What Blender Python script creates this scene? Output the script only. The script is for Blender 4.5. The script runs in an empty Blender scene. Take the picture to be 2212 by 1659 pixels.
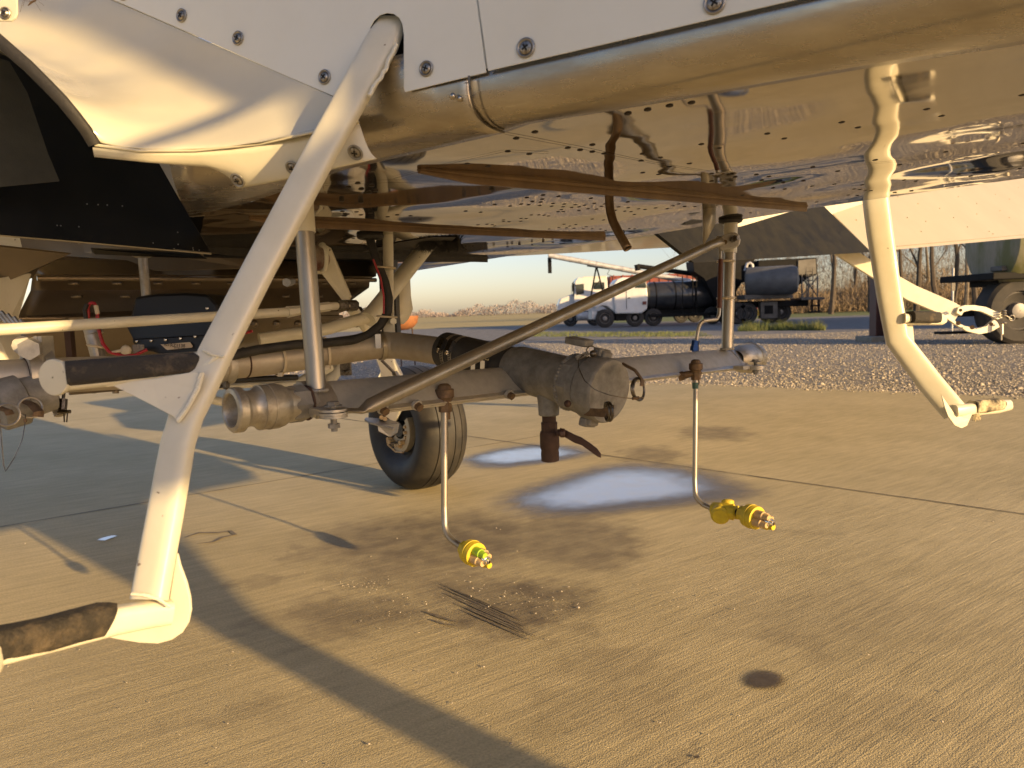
import bpy, bmesh, math, random
import numpy as np
from mathutils import Vector, Matrix, noise
from math import radians as rad, sin, cos, pi, tan
random.seed(7)
S = bpy.context.scene
COL = S.collection

# ------------------------------------------------------------------ camera, sky, sun, exposure
FPX = 1598.0                      # focal length in units of a 2212 px wide picture
CAM = Vector((0, 0, 1.04)); PITCH = rad(5.5); ROLL = rad(1.9)
_R0 = Vector((1, 0, 0)); _U0 = Vector((0, sin(PITCH), cos(PITCH))); _F = Vector((0, cos(PITCH), -sin(PITCH)))
_R = _R0*cos(ROLL) - _U0*sin(ROLL); _U = _U0*cos(ROLL) + _R0*sin(ROLL)
cd = bpy.data.cameras.new('camera'); cam = bpy.data.objects.new('camera', cd); COL.objects.link(cam)
cd.sensor_width = 36; cd.lens = FPX/2212*36; cd.clip_start = .05; cd.clip_end = 6000
M4 = Matrix((_R, _U, -_F)).transposed().to_4x4(); M4.translation = CAM; cam.matrix_world = M4
cd.dof.use_dof = True; cd.dof.focus_distance = 1.7; cd.dof.aperture_fstop = 8.5
S.camera = cam
SUN_E = rad(12.5); SUN_DIR = Vector((.74, -.67, 0)).normalized()*cos(SUN_E) + Vector((0, 0, sin(SUN_E)))
sl = bpy.data.lights.new('sun', 'SUN'); sl.energy = 3.8; sl.angle = rad(.5); sl.color = (1.0, .68, .31)
so = bpy.data.objects.new('sun', sl); COL.objects.link(so); so.location = (5, -5, 6)
so.rotation_euler = (-SUN_DIR).to_track_quat('-Z', 'Y').to_euler()
W = bpy.data.worlds.new('World'); S.world = W; W.use_nodes = True
nt = W.node_tree; nt.nodes.clear()
sk = nt.nodes.new('ShaderNodeTexSky'); sk.sky_type = 'NISHITA'; sk.sun_disc = False
sk.sun_elevation = SUN_E; sk.sun_rotation = math.atan2(SUN_DIR.x, SUN_DIR.y); sk.dust_density = 1.0; sk.air_density = .9; sk.ozone_density = .9
bg = nt.nodes.new('ShaderNodeBackground'); bg.inputs[1].default_value = .092
wo = nt.nodes.new('ShaderNodeOutputWorld'); tn = nt.nodes.new('ShaderNodeMix'); tn.data_type = 'RGBA'; tn.blend_type = 'MULTIPLY'; tn.inputs[0].default_value = 1; tn.inputs[7].default_value = (1.0, .905, 1.0, 1); nt.links.new(sk.outputs[0], tn.inputs[6]); nt.links.new(tn.outputs[2], bg.inputs[0]); nt.links.new(bg.outputs[0], wo.inputs[0])
S.view_settings.view_transform = 'Standard'; S.view_settings.look = 'None'
S.view_settings.exposure = 1.1; S.view_settings.gamma = 1.0
S.cycles.max_bounces = 8; S.cycles.glossy_bounces = 5; S.cycles.use_denoising = True
S.cycles.caustics_reflective = True; S.cycles.sample_clamp_indirect = 6

# ------------------------------------------------------------------ helpers: pixels of the survey to points
def ray(u, v): return _F + _R*((u-1106)/FPX) + _U*((829.5-v)/FPX)
def P(u, v, d): return CAM + ray(u, v)*d
def G(u, v, z=0.0):
    r = ray(u, v); t = (z-CAM.z)/r.z; p = CAM + r*t; p.z = z; return p
def PL(u, v, n, c):
    r = ray(u, v); t = (c - n.dot(CAM))/n.dot(r); return CAM + r*t
BN = Vector((-.0456, -.0024, 1)); BC = 1.289
def B(u, v, dz=0): return PL(u, v, BN, BC+dz)           # point on the belly plane
_sa = P(1050, 155, .955); _sd = Vector((-.9135, .4067, 0)); SN = Vector((.4067, .9135, 0)); SC = SN.dot(_sa)
def SP(u, v, off=0): return PL(u, v, SN, SC-off)        # point on the side-panel plane, off = toward the camera
def lerp(a, b, t): return a + (b-a)*t
AX = Vector((.688, .725, 0)).normalized()               # boom direction, left to right
AF = Vector((-.725, .688, 0)).normalized()              # fuselage direction, tail to nose

def planar(pts, i, j, k):
    A, B_, C_ = (P(*pts[q]) for q in (i, j, k)); n = (B_-A).cross(C_-A).normalized(); return [PL(u, v, n, n.dot(A)) for u, v, d in pts]
class MB:
    def __init__(s): s.v = []; s.f = []; s.m = []
    def add(s, vs, fs, mi=0):
        o = len(s.v); s.v += [tuple(p) for p in vs]; s.f += [tuple(i+o for i in f) for f in fs]; s.m += [mi]*len(fs); return s
    def box(s, c, x, y, z, mi=0):
        c = Vector(c); x = Vector(x); y = Vector(y); z = Vector(z)
        vs = [c + x*a + y*b + z*d for a in (-1, 1) for b in (-1, 1) for d in (-1, 1)]
        return s.add(vs, [(0, 1, 3, 2), (4, 6, 7, 5), (0, 4, 5, 1), (2, 3, 7, 6), (0, 2, 6, 4), (1, 5, 7, 3)], mi)
    def bb(s, a, b, mi=0):
        a = Vector(a); b = Vector(b); c = (a+b)/2; h = (b-a)/2
        return s.box(c, (abs(h.x), 0, 0), (0, abs(h.y), 0), (0, 0, abs(h.z)), mi)
    def tube(s, pts, r, n=16, cap=True, mi=0, flat=None, up=None):
        pts = [Vector(p) for p in pts]; rs = r if isinstance(r, (list, tuple)) else [r]*len(pts)
        rings = []; prev = None
        for i, p in enumerate(pts):
            t = (pts[min(i+1, len(pts)-1)] - pts[max(i-1, 0)]).normalized()
            if prev is None:
                u0 = Vector(up) if up is not None else (Vector((0, 0, 1)) if abs(t.z) < .9 else Vector((1, 0, 0)))
            else: u0 = prev
            a = (u0 - t*u0.dot(t)).normalized(); b = t.cross(a); prev = a
            fa, fb = flat if flat else (1, 1)
            rings.append([p + a*(cos(2*pi*k/n)*rs[i]*fa) + b*(sin(2*pi*k/n)*rs[i]*fb) for k in range(n)])
        return s.rings(rings, cap, mi)
    def rings(s, rings, cap=True, mi=0, closed=True):
        n = len(rings[0]); vs = [p for r in rings for p in r]; fs = []
        for i in range(len(rings)-1):
            for k in range(n if closed else n-1):
                k2 = (k+1) % n; fs.append((i*n+k, i*n+k2, (i+1)*n+k2, (i+1)*n+k))
        if cap and closed:
            fs.append(tuple(range(n-1, -1, -1))); fs.append(tuple((len(rings)-1)*n+k for k in range(n)))
        return s.add(vs, fs, mi)
    def lathe(s, o, ax, prof, n=32, mi=0, cap=False, up=None):
        """prof: (distance along ax, radius)"""
        o = Vector(o); ax = Vector(ax).normalized(); u0 = Vector((0, 0, 1)) if abs(ax.z) < .9 else Vector((1, 0, 0))
        if up is not None: u0 = Vector(up)
        a = (u0-ax*u0.dot(ax)).normalized(); b = ax.cross(a)
        return s.rings([[o+ax*h+a*(cos(2*pi*k/n)*r)+b*(sin(2*pi*k/n)*r) for k in range(n)] for h, r in prof], cap, mi)
    def cyl(s, a, b, r, n=20, mi=0, r2=None):
        a = Vector(a); b = Vector(b); return s.lathe(a, b-a, [(0, r), ((b-a).length, r if r2 is None else r2)], n, mi, True)
    def plate(s, pts, nrm, th, mi=0):
        n = len(pts); nrm = Vector(nrm).normalized()*th
        vs = [Vector(p) for p in pts] + [Vector(p)+nrm for p in pts]
        fs = [tuple(range(n-1, -1, -1)), tuple(range(n, 2*n))] + [(i, (i+1) % n, (i+1) % n+n, i+n) for i in range(n)]
        return s.add(vs, fs, mi)
    def sphere(s, c, r, n=14, mi=0, ax=(0, 0, 1), sq=1.0):
        return s.lathe(c, ax, [(-cos(pi*i/8)*r*sq, max(sin(pi*i/8)*r, r*.01)) for i in range(9)], n, mi, True)
    def torus(s, c, ax, R, r, n=28, m=8, mi=0):
        ax = Vector(ax).normalized(); u0 = Vector((0, 0, 1)) if abs(ax.z) < .9 else Vector((1, 0, 0))
        a = (u0-ax*u0.dot(ax)).normalized(); b = ax.cross(a); c = Vector(c)
        rg = []
        for i in range(n+1):
            d = a*cos(2*pi*i/n)+b*sin(2*pi*i/n)
            rg.append([c+d*(R+r*cos(2*pi*k/m))+ax*(r*sin(2*pi*k/m)) for k in range(m)])
        return s.rings(rg, False, mi)

def build(mb, name, mats, parent=None, smooth=35, bevel=0, sub=0, solid=0, label=None):
    me = bpy.data.meshes.new(name); me.from_pydata(mb.v, [], mb.f); me.validate()
    mats = mats if isinstance(mats, (list, tuple)) else [mats]
    for m in mats: me.materials.append(m)
    if len(mb.m) == len(me.polygons): me.polygons.foreach_set('material_index', mb.m)
    bm = bmesh.new(); bm.from_mesh(me)
    bmesh.ops.remove_doubles(bm, verts=bm.verts, dist=1e-5)
    bmesh.ops.recalc_face_normals(bm, faces=bm.faces)
    bm.to_mesh(me); bm.free()
    if smooth:
        me.shade_smooth(); me.set_sharp_from_angle(angle=rad(smooth))
    o = bpy.data.objects.new(name, me); COL.objects.link(o)
    if parent is not None:
        o.parent = parent
        if parent.parent is None and parent.type == 'EMPTY': o.location = -parent.location
    if solid:
        m = o.modifiers.new('solid', 'SOLIDIFY'); m.thickness = solid; m.offset = 0
    if sub:
        m = o.modifiers.new('sub', 'SUBSURF'); m.levels = sub; m.render_levels = sub
    if bevel:
        m = o.modifiers.new('bevel', 'BEVEL'); m.width = bevel; m.segments = 2; m.limit_method = 'ANGLE'; m.angle_limit = rad(40)
    if label: o['label'] = label
    return o
def join_into(o, mb, m):
    me = o.data; mi = len(me.materials); me.materials.append(m); bm = bmesh.new(); bm.from_mesh(me); vs = [bm.verts.new(p) for p in mb.v]
    for f in mb.f:
        try: fc = bm.faces.new([vs[i] for i in f]); fc.material_index = mi; fc.smooth = True
        except ValueError: pass
    bm.to_mesh(me); bm.free()
def thing(name, label, cat, loc=(0, 0, 0), group=None):
    o = bpy.data.objects.new(name, None); COL.objects.link(o); o.location = loc; o.empty_display_size = .1
    o['label'] = label; o['category'] = cat
    if group: o['group'] = group
    return o
def tag(o, label, cat, group=None):
    o['label'] = label; o['category'] = cat
    if group: o['group'] = group
    return o
def kind(o, k): o['kind'] = k; return o

# ------------------------------------------------------------------ materials
def mat(name, col, rough=.5, metal=0., col2=None, nscale=6., bump=0., bscale=40., coat=0., rvar=0., spec=.5, stretch=None, thr=(.35, .65), det=6.):
    m = bpy.data.materials.new(name); m.use_nodes = True; t = m.node_tree; N = t.nodes; L = t.links
    b = N['Principled BSDF']; b.inputs['Roughness'].default_value = rough; b.inputs['Metallic'].default_value = metal
    b.inputs['Base Color'].default_value = (*col, 1); b.inputs['Coat Weight'].default_value = coat; b.inputs['Coat Roughness'].default_value = .04
    b.inputs['Specular IOR Level'].default_value = spec
    g = N.new('ShaderNodeNewGeometry'); src = g.outputs['Position']
    if stretch:
        mp = N.new('ShaderNodeMapping'); mp.inputs['Rotation'].default_value = stretch[1]; mp.inputs['Scale'].default_value = stretch[0]
        L.new(src, mp.inputs[0]); src = mp.outputs[0]
    if col2 or rvar:
        n = N.new('ShaderNodeTexNoise'); n.inputs['Scale'].default_value = nscale; n.inputs['Detail'].default_value = det; n.inputs['Roughness'].default_value = .65
        L.new(src, n.inputs['Vector'])
        mr = N.new('ShaderNodeMapRange'); mr.inputs[1].default_value = thr[0]; mr.inputs[2].default_value = thr[1]; L.new(n.outputs[0], mr.inputs[0])
        if col2:
            mx = N.new('ShaderNodeMix'); mx.data_type = 'RGBA'; mx.inputs[6].default_value = (*col, 1); mx.inputs[7].default_value = (*col2, 1)
            L.new(mr.outputs[0], mx.inputs[0]); L.new(mx.outputs[2], b.inputs['Base Color'])
        if rvar:
            r2 = N.new('ShaderNodeMapRange'); r2.inputs[3].default_value = rough; r2.inputs[4].default_value = rough+rvar
            L.new(mr.outputs[0], r2.inputs[0]); L.new(r2.outputs[0], b.inputs['Roughness'])
    if bump:
        n2 = N.new('ShaderNodeTexNoise'); n2.inputs['Scale'].default_value = bscale; n2.inputs['Detail'].default_value = 4; L.new(src, n2.inputs['Vector'])
        bp = N.new('ShaderNodeBump'); bp.inputs['Strength'].default_value = 1; bp.inputs['Distance'].default_value = bump
        L.new(n2.outputs[0], bp.inputs['Height']); L.new(bp.outputs[0], b.inputs['Normal'])
    return m
CREAM = mat('cream_paint', (.67, .635, .51), .32, 0, (.61, .57, .44), 9, .0006, 14, coat=.12, rvar=.08)
def chips(m, sc, thr, col):
    t = m.node_tree; N = t.nodes; L = t.links; b = N['Principled BSDF']; g = N.new('ShaderNodeNewGeometry'); cur = b.inputs['Base Color'].links[0].from_socket
    n = N.new('ShaderNodeTexNoise'); n.inputs['Scale'].default_value = sc; n.inputs['Detail'].default_value = 2; L.new(g.outputs['Position'], n.inputs['Vector'])
    r = N.new('ShaderNodeMapRange'); r.inputs[1].default_value = thr; r.inputs[2].default_value = thr+.03; L.new(n.outputs[0], r.inputs[0])
    x = N.new('ShaderNodeMix'); x.data_type = 'RGBA'; x.inputs[7].default_value = (*col, 1); L.new(r.outputs[0], x.inputs[0]); L.new(cur, x.inputs[6]); L.new(x.outputs[2], b.inputs['Base Color'])
chips(CREAM, 70, .745, (.20, .15, .10))
WHITE = mat('white_fuselage_paint', (.74, .74, .665), .22, 0, (.69, .685, .60), 3, .0012, 3.0, coat=.5, rvar=.05)
FILLET = mat('glossy_fillet_paint', (.60, .565, .44), .14, 0, (.56, .52, .39), 4, .006, 4.0, coat=1.0)
MIRROR = mat('polished_belly_skin', (.44, .40, .33), .02, 1, (.35, .31, .25), 2.2, 0, 3, rvar=.05)
def wobble(m, amps):
    t = m.node_tree; N = t.nodes; L = t.links; b = N['Principled BSDF']; g = N.new('ShaderNodeNewGeometry'); last = None
    for sc, di, st in amps:
        mp = N.new('ShaderNodeMapping'); mp.inputs['Scale'].default_value = st; mp.inputs['Rotation'].default_value = (0, 0, rad(-45)); L.new(g.outputs['Position'], mp.inputs[0])
        n = N.new('ShaderNodeTexNoise'); n.inputs['Scale'].default_value = sc; n.inputs['Detail'].default_value = 1.5; L.new(mp.outputs[0], n.inputs['Vector'])
        bp = N.new('ShaderNodeBump'); bp.inputs['Distance'].default_value = di; L.new(n.outputs[0], bp.inputs['Height'])
        if last: L.new(last.outputs[0], bp.inputs['Normal'])
        last = bp
    L.new(last.outputs[0], b.inputs['Normal'])
wobble(MIRROR, [(1.25, .062, (1, 1, 1)), (3.2, .0035, (1, 1, 1)), (8, .0006, (1, 1, 1))])
CORNERM = mat('brushed_corner_skin', (.50, .46, .39), .20, 1, (.38, .335, .27), 5, .0006, 9, rvar=.14, stretch=((1, 3, 5), (0, 0, rad(24))))
COVE = mat('dull_stainless_wing_skin', (.24, .20, .15), .32, .9, (.17, .14, .105), 2.5, .004, 3.0, rvar=.2)
STEEL = mat('brushed_steel_tube', (.42, .385, .325), .34, .9, (.32, .29, .24), 14, .0002, 90, rvar=.14, stretch=((1, 1, .15), (0, 0, 0)))
ALU = mat('weathered_aluminium', (.52, .49, .44), .45, .9, (.38, .36, .32), 26, .0003, 120, rvar=.16)
CAST = mat('grey_cast_aluminium', (.27, .26, .235), .66, .3, (.17, .16, .14), 30, .0006, 260, rvar=.12)
BOOM = mat('dull_boom_extrusion', (.43, .415, .37), .48, .4, (.37, .355, .315), 40, .0003, 140, rvar=.15)
WORN = mat('scuffed_coupling_metal', (.50, .465, .39), .40, .8, (.27, .235, .185), 22, .0007, 110, rvar=.2, thr=(.45, .7))
RUST = mat('rusty_iron', (.075, .040, .025), .75, .2, (.05, .026, .016), 60, .0006, 160)
BRONZE = mat('tarnished_bronze', (.19, .125, .07), .6, .5, (.10, .065, .04), 60, .0005, 200)
BLACK = mat('black_rubber', (.014, .013, .012), .65, 0, (.03, .027, .023), 30, .0008, 180)
BLACKP = mat('black_plastic', (.004, .004, .005), .45, 0)
WALK = mat('black_walkway_coating', (.011, .011, .010), .60, 0, (.021, .020, .017), 12, .0007, 500, rvar=.15, spec=.15)
GRIP = mat('dirty_grip_coating', (.026, .023, .02), .85, 0, (.16, .12, .075), 30, .0016, 320, thr=(.52, .78))
GRIPW = mat('worn_grip_coating', (.03, .026, .02), .85, 0, (.55, .47, .30), 22, .003, 240, thr=(.42, .6))
TYREM = mat('dusty_tyre_rubber', (.017, .016, .015), .58, 0, (.045, .038, .029), 7, .0006, 90, thr=(.42, .72))
YEL = mat('yellow_nozzle_plastic', (.62, .47, .02), .58, 0, (.54, .39, .02), 60, .0003, 300)
LIME = mat('lime_nozzle_plastic', (.30, .48, .03), .40)
GOLD = mat('gold_cadmium_plate', (.60, .43, .22), .5, .1, (.48, .32, .15), 60)
CHROME = mat('bright_chrome', (.8, .78, .74), .12, 1)
DARKST = mat('dark_screw_steel', (.20, .18, .15), .35, 1, (.07, .06, .05), 120)
SCREWR = mat('screw_cup_metal', (.30, .29, .27), .4, .8)
TIE = mat('nylon_cable_tie', (.55, .47, .33), .5)
REDW = mat('red_wire', (.35, .015, .02), .4)
BLUEF = mat('blue_anodised_fitting', (.02, .06, .22), .3, .7)
MARO = mat('brown_heat_sleeve', (.09, .025, .012), .5)
STRIPB = mat('brown_belly_strip', (.20, .125, .06), .50, .35, (.13, .08, .04), 12)
DARKHOLE = mat('dark_recess', (.01, .009, .008), .9)
WELD = mat('painted_weld', (.70, .67, .54), .4, 0, None, 5, .004, 120)
RIVET = mat('dark_rivet', (.035, .025, .017), .55, .4)

wobble(FILLET, [(2.2, .050, (1, 1, 2.6)), (7, .003, (1, 1, 2.6))])
PADSUN = mat('sun_tinted_walkway_pad', (.050, .047, .034), .7, 0, (.075, .07, .05), 9, .0008, 400)  # lighter than the walkway coating: sunlight mixed into the colour
# ------------------------------------------------------------------ ground material: broomed concrete with stains and dark spots of their own shape
def concrete():
    m = mat('broomed_concrete', (.54, .445, .25), .80, 0, (.45, .37, .20), 1.1, 0, 10)
    t = m.node_tree; N = t.nodes; L = t.links; b = N['Principled BSDF']; g = N.new('ShaderNodeNewGeometry')
    mixout = b.inputs['Base Color'].links[0].from_socket
    # fine speckle
    n = N.new('ShaderNodeTexNoise'); n.inputs['Scale'].default_value = 140; n.inputs['Detail'].default_value = 5; L.new(g.outputs['Position'], n.inputs['Vector'])
    mr = N.new('ShaderNodeMapRange'); mr.inputs[1].default_value = .3; mr.inputs[2].default_value = .7; mr.inputs[3].default_value = .80; mr.inputs[4].default_value = 1.16; L.new(n.outputs[0], mr.inputs[0])
    mul = N.new('ShaderNodeMix'); mul.data_type = 'RGBA'; mul.blend_type = 'MULTIPLY'; mul.inputs[0].default_value = 1
    L.new(mixout, mul.inputs[6]); L.new(mr.outputs[0], mul.inputs[7]); cur = mul.outputs[2]
    # broom direction
    def streak(sx, sy, sc, rot=-35.2):
        mp = N.new('ShaderNodeMapping'); mp.vector_type = 'TEXTURE'; mp.inputs['Rotation'].default_value = (0, 0, rad(rot+0)); mp.inputs['Scale'].default_value = (sx, sy, 1)
        L.new(g.outputs['Position'], mp.inputs[0])
        n = N.new('ShaderNodeTexNoise'); n.inputs['Scale'].default_value = sc; n.inputs['Detail'].default_value = 3; n.inputs['Roughness'].default_value = .6; L.new(mp.outputs[0], n.inputs['Vector']); return n.outputs[0]
    s1 = streak(14, 1, 95, 35.2); s2 = streak(9, 1, 34, 35.2)
    mpp = N.new('ShaderNodeMapping'); L.new(g.outputs['Position'], mpp.inputs[0])
    nn = N.new('ShaderNodeTexNoise'); nn.inputs['Scale'].default_value = 230; nn.inputs['Detail'].default_value = 3; L.new(g.outputs['Position'], nn.inputs['Vector'])
    ad = N.new('ShaderNodeMath'); ad.operation = 'ADD'; L.new(s1, ad.inputs[0])
    m2 = N.new('ShaderNodeMath'); m2.operation = 'MULTIPLY_ADD'; m2.inputs[1].default_value = .7; L.new(s2, m2.inputs[0])
    m3 = N.new('ShaderNodeMath'); m3.operation = 'MULTIPLY'; m3.inputs[1].default_value = 1.3; L.new(nn.outputs[0], m3.inputs[0]); L.new(m3.outputs[0], m2.inputs[2])
    L.new(m2.outputs[0], ad.inputs[1])
    bp = N.new('ShaderNodeBump'); bp.inputs['Distance'].default_value = .0021; L.new(ad.outputs[0], bp.inputs['Height']); L.new(bp.outputs[0], b.inputs['Normal'])
    # streaky tone
    mrs = N.new('ShaderNodeMapRange'); mrs.inputs[1].default_value = .35; mrs.inputs[2].default_value = .65; mrs.inputs[3].default_value = .88; mrs.inputs[4].default_value = 1.1; L.new(s2, mrs.inputs[0])
    mu = N.new('ShaderNodeMix'); mu.data_type = 'RGBA'; mu.blend_type = 'MULTIPLY'; mu.inputs[0].default_value = 1; L.new(cur, mu.inputs[6]); L.new(mrs.outputs[0], mu.inputs[7]); cur = mu.outputs[2]
    # stains and dark spots, px centre, px half sizes, strength
    dn = N.new('ShaderNodeTexNoise'); dn.inputs['Scale'].default_value = 5.5; dn.inputs['Detail'].default_value = 6; dn.inputs['Roughness'].default_value = .62; L.new(g.outputs['Position'], dn.inputs['Vector'])
    dsub = N.new('ShaderNodeVectorMath'); dsub.operation = 'SUBTRACT'; dsub.inputs[1].default_value = (.5, .5, .5); L.new(dn.outputs['Color'], dsub.inputs[0])
    dsc = N.new('ShaderNodeVectorMath'); dsc.operation = 'SCALE'; dsc.inputs['Scale'].default_value = .55; L.new(dsub.outputs[0], dsc.inputs[0])
    dad = N.new('ShaderNodeVectorMath'); dad.operation = 'ADD'; L.new(g.outputs['Position'], dad.inputs[0]); L.new(dsc.outputs[0], dad.inputs[1])
    tot = None
    for (u, v, hu, hv, s, soft) in DARK_SPOTS:
        c = G(u, v); ex = (G(u+hu, v)-G(u-hu, v)).length/2; ey = (G(u, v+hv)-G(u, v-hv)).length/2
        sb = N.new('ShaderNodeVectorMath'); sb.operation = 'SUBTRACT'; sb.inputs[1].default_value = (c.x, c.y, 0); L.new(dad.outputs[0], sb.inputs[0])
        dv = N.new('ShaderNodeVectorMath'); dv.operation = 'MULTIPLY'; dv.inputs[1].default_value = (1/ex, 1/ey, 0); L.new(sb.outputs[0], dv.inputs[0])
        ln = N.new('ShaderNodeVectorMath'); ln.operation = 'LENGTH'; L.new(dv.outputs[0], ln.inputs[0])
        r = N.new('ShaderNodeMapRange'); r.interpolation_type = 'SMOOTHSTEP'; r.inputs[1].default_value = 1+soft; r.inputs[2].default_value = 1-soft; r.inputs[3].default_value = 0; r.inputs[4].default_value = s
        L.new(ln.outputs['Value'], r.inputs[0])
        if tot is None: tot = r.outputs[0]
        else:
            a = N.new('ShaderNodeMath'); a.operation = 'MAXIMUM'; L.new(tot, a.inputs[0]); L.new(r.outputs[0], a.inputs[1]); tot = a.outputs[0]
    bl = N.new('ShaderNodeTexNoise'); bl.inputs['Scale'].default_value = 9; bl.inputs['Detail'].default_value = 5; L.new(g.outputs['Position'], bl.inputs['Vector'])
    br = N.new('ShaderNodeMapRange'); br.inputs[1].default_value = .36; br.inputs[2].default_value = .62; br.inputs[3].default_value = .62; br.inputs[4].default_value = 1.0; L.new(bl.outputs[0], br.inputs[0])
    tm = N.new('ShaderNodeMath'); tm.operation = 'MULTIPLY'; L.new(tot, tm.inputs[0]); L.new(br.outputs[0], tm.inputs[1])
    mx = N.new('ShaderNodeMix'); mx.data_type = 'RGBA'; mx.inputs[7].default_value = (.095, .07, .046, 1); L.new(tm.outputs[0], mx.inputs[0]); L.new(cur, mx.inputs[6])
    L.new(mx.outputs[2], b.inputs['Base Color'])
    return m
DARK_SPOTS = [(950, 1160, 260, 55, .75, .5), (1240, 1160, 140, 60, .65, .4), (860, 1220, 130, 40, .6, .5), (1120, 1310, 140, 60, .8, .45), (760, 1330, 190, 45, .6, .5), (1000, 1270, 130, 40, .6, .5),
          (1540, 935, 75, 16, .6, .45), (1410, 983, 65, 18, .55, .4), (1650, 1470, 22, 12, .0, .2), (640, 1195, 40, 12, .4, .4), (1320, 1440, 150, 40, .28, .4), (1290, 1530, 200, 50, .25, .5),
          (1730, 1380, 90, 25, .35, .5), (1800, 1330, 260, 60, .22, .6), (1500, 1640, 40, 10, .4, .4), (1900, 1560, 200, 40, .2, .5), (560, 1255, 60, 14, .35, .5), (1760, 1155, 60, 10, .2, .5), (500, 1560, 110, 30, .3, .6)]
CONC = concrete()
JOINT = mat('joint_filler', (.05, .042, .034), .9)
GRAVEL = mat('pale_gravel', (.36, .32, .26), .9, 0, (.16, .14, .115), 24, .012, 26, det=8)
LOT = mat('grey_gravel_lot', (.22, .21, .20), .92, 0, (.13, .125, .12), 3.0, .01, 20, det=10)
GREEN = mat('short_grass', (.09, .13, .025), .9, 0, (.19, .19, .06), .8, .03, 9)
FIELD = mat('dry_field', (.46, .35, .15), .95, 0, (.36, .30, .12), .05, .05, 2, stretch=((.4, 2.5, 1), (0, 0, 0)))
EARTH = mat('pale_dirt', (.30, .26, .20), .95, 0, (.22, .19, .15), .3, .01, 5)
DSTONE = mat('gravel_stones', (.56, .49, .39), .85, 0, (.24, .21, .165), 17, 0, 10, thr=(.42, .58))

# ------------------------------------------------------------------ the setting
def sheet(name, pts, z, m):
    mb = MB(); mb.add([(p[0], p[1], z) for p in pts], [tuple(range(len(pts)))]); return kind(build(mb, name, m, smooth=0), 'structure')
gp = lambda *l: [G(u, v) for u, v in l]
sheet('ground', [(-3000, -300), (3000, -300), (3000, 5000), (-3000, 5000)], -.040, EARTH)
sheet('field', [(-900, 46), (2, 46), (6, 90), (300, 130), (900, 1200), (-900, 1200)], -.034, FIELD)
sheet('lawn', [(8, 56), (130, 30), (200, 140), (18, 150)], -.030, GREEN)
sheet('gravel_lot', [(-60, 30), (-8, 31), (14, 25), (120, 20), (140, 45), (16, 57), (-4, 60), (-60, 50)], -.026, LOT)
edge = [G(u, v) for u, v in ((-500, 815), (0, 826), (700, 836), (1100, 832), (1456, 828), (1900, 845), (2212, 857), (2900, 880))]
gv = [(e.x, e.y) for e in edge]
sheet('gravel_strip', [(gv[0][0]-3, gv[0][1]-1.5)] + [(a, b-.25) for a, b in gv] + [(60, 14), (60, 21), (20, 24.5), (2, 28), (-14, 29), (-60, 27)], -.021, GRAVEL)
mb = MB(); pts = [(e.x, e.y) for e in edge] + [(25, 2), (20, -14), (-20, -14), (-24, 6)]
mb.plate([(a, b, -.12) for a, b in pts], (0, 0, 1), .12); kind(build(mb, 'concrete_apron', CONC, smooth=0), 'structure')
def joint(pa, pb, w=.008):
    a = G(*pa); b = G(*pb); n = Vector((-(b-a).y, (b-a).x, 0)).normalized(); d = (b-a)
    k = max(2, int(d.length/.1)); mb = MB(); r = []
    for i in range(k+1):
        p = a+d*(i/k); ww = w*(.6+.8*noise.noise(p*3+Vector((9, 0, 0)))**2*2); off = n*.003*noise.noise(p*5)
        r.append([p+off-n*ww+Vector((0, 0, .004)), p+off+n*ww+Vector((0, 0, .004))])
    mb.rings(r, False, 0, False)
    kind(build(mb, 'concrete_joint', JOINT, smooth=0), 'structure')
joint((350, 850), (2600, 1166)); joint((-300, 1190), (1180, 940), .006); joint((-300, 955), (420, 882), .006)

# wet patches: thin films with irregular outline
def film(name, outline, m, z=.004, n=90, amp=.12, soft=None, grow=1.0):
    ps = [G(u, v) for u, v in outline]; c = sum(ps, Vector())/len(ps); out = []
    k = len(ps)
    for i in range(n):
        t = i/n*k; i0 = int(t); f = t-i0
        a, b, c2, d = ps[(i0-1) % k], ps[i0 % k], ps[(i0+1) % k], ps[(i0+2) % k]
        p = .5*((2*b)+(c2-a)*f+(2*a-5*b+4*c2-d)*f*f+(3*b-a-3*c2+d)*f**3)
        r = (p-c); p = c+r*grow*(1+amp*noise.noise(p*6)+amp*.5*noise.noise(p*19)); out.append(Vector((p.x, p.y, z)))
    cz = Vector((c.x, c.y, z)); fr = (0, .35, .7, .85, 1.0); mb = MB()
    mb.rings([[cz.lerp(p, f_) for p in out] if f_ else [cz.lerp(p, .001) for p in out] for f_ in fr], False)
    o = build(mb, name, m, smooth=0); at = o.data.color_attributes.new('film', 'FLOAT_COLOR', 'POINT')
    lim = (max((q-cz).length for q in out))
    import bisect
    for i, vtx in enumerate(o.data.vertices):
        d_ = (vtx.co-cz).length
        dirn = (vtx.co-cz).normalized() if d_ > 1e-6 else Vector((1, 0, 0))
        b_ = max(out, key=lambda q: (q-cz).normalized().dot(dirn)); f_ = d_/(b_-cz).length
        a_ = 1.0 if f_ < soft_at else max(0.0, (1-f_)/(1-soft_at)); at.data[i].color = (a_, a_, a_, 1)
    return kind(o, 'structure')
soft_at = .45
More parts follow.
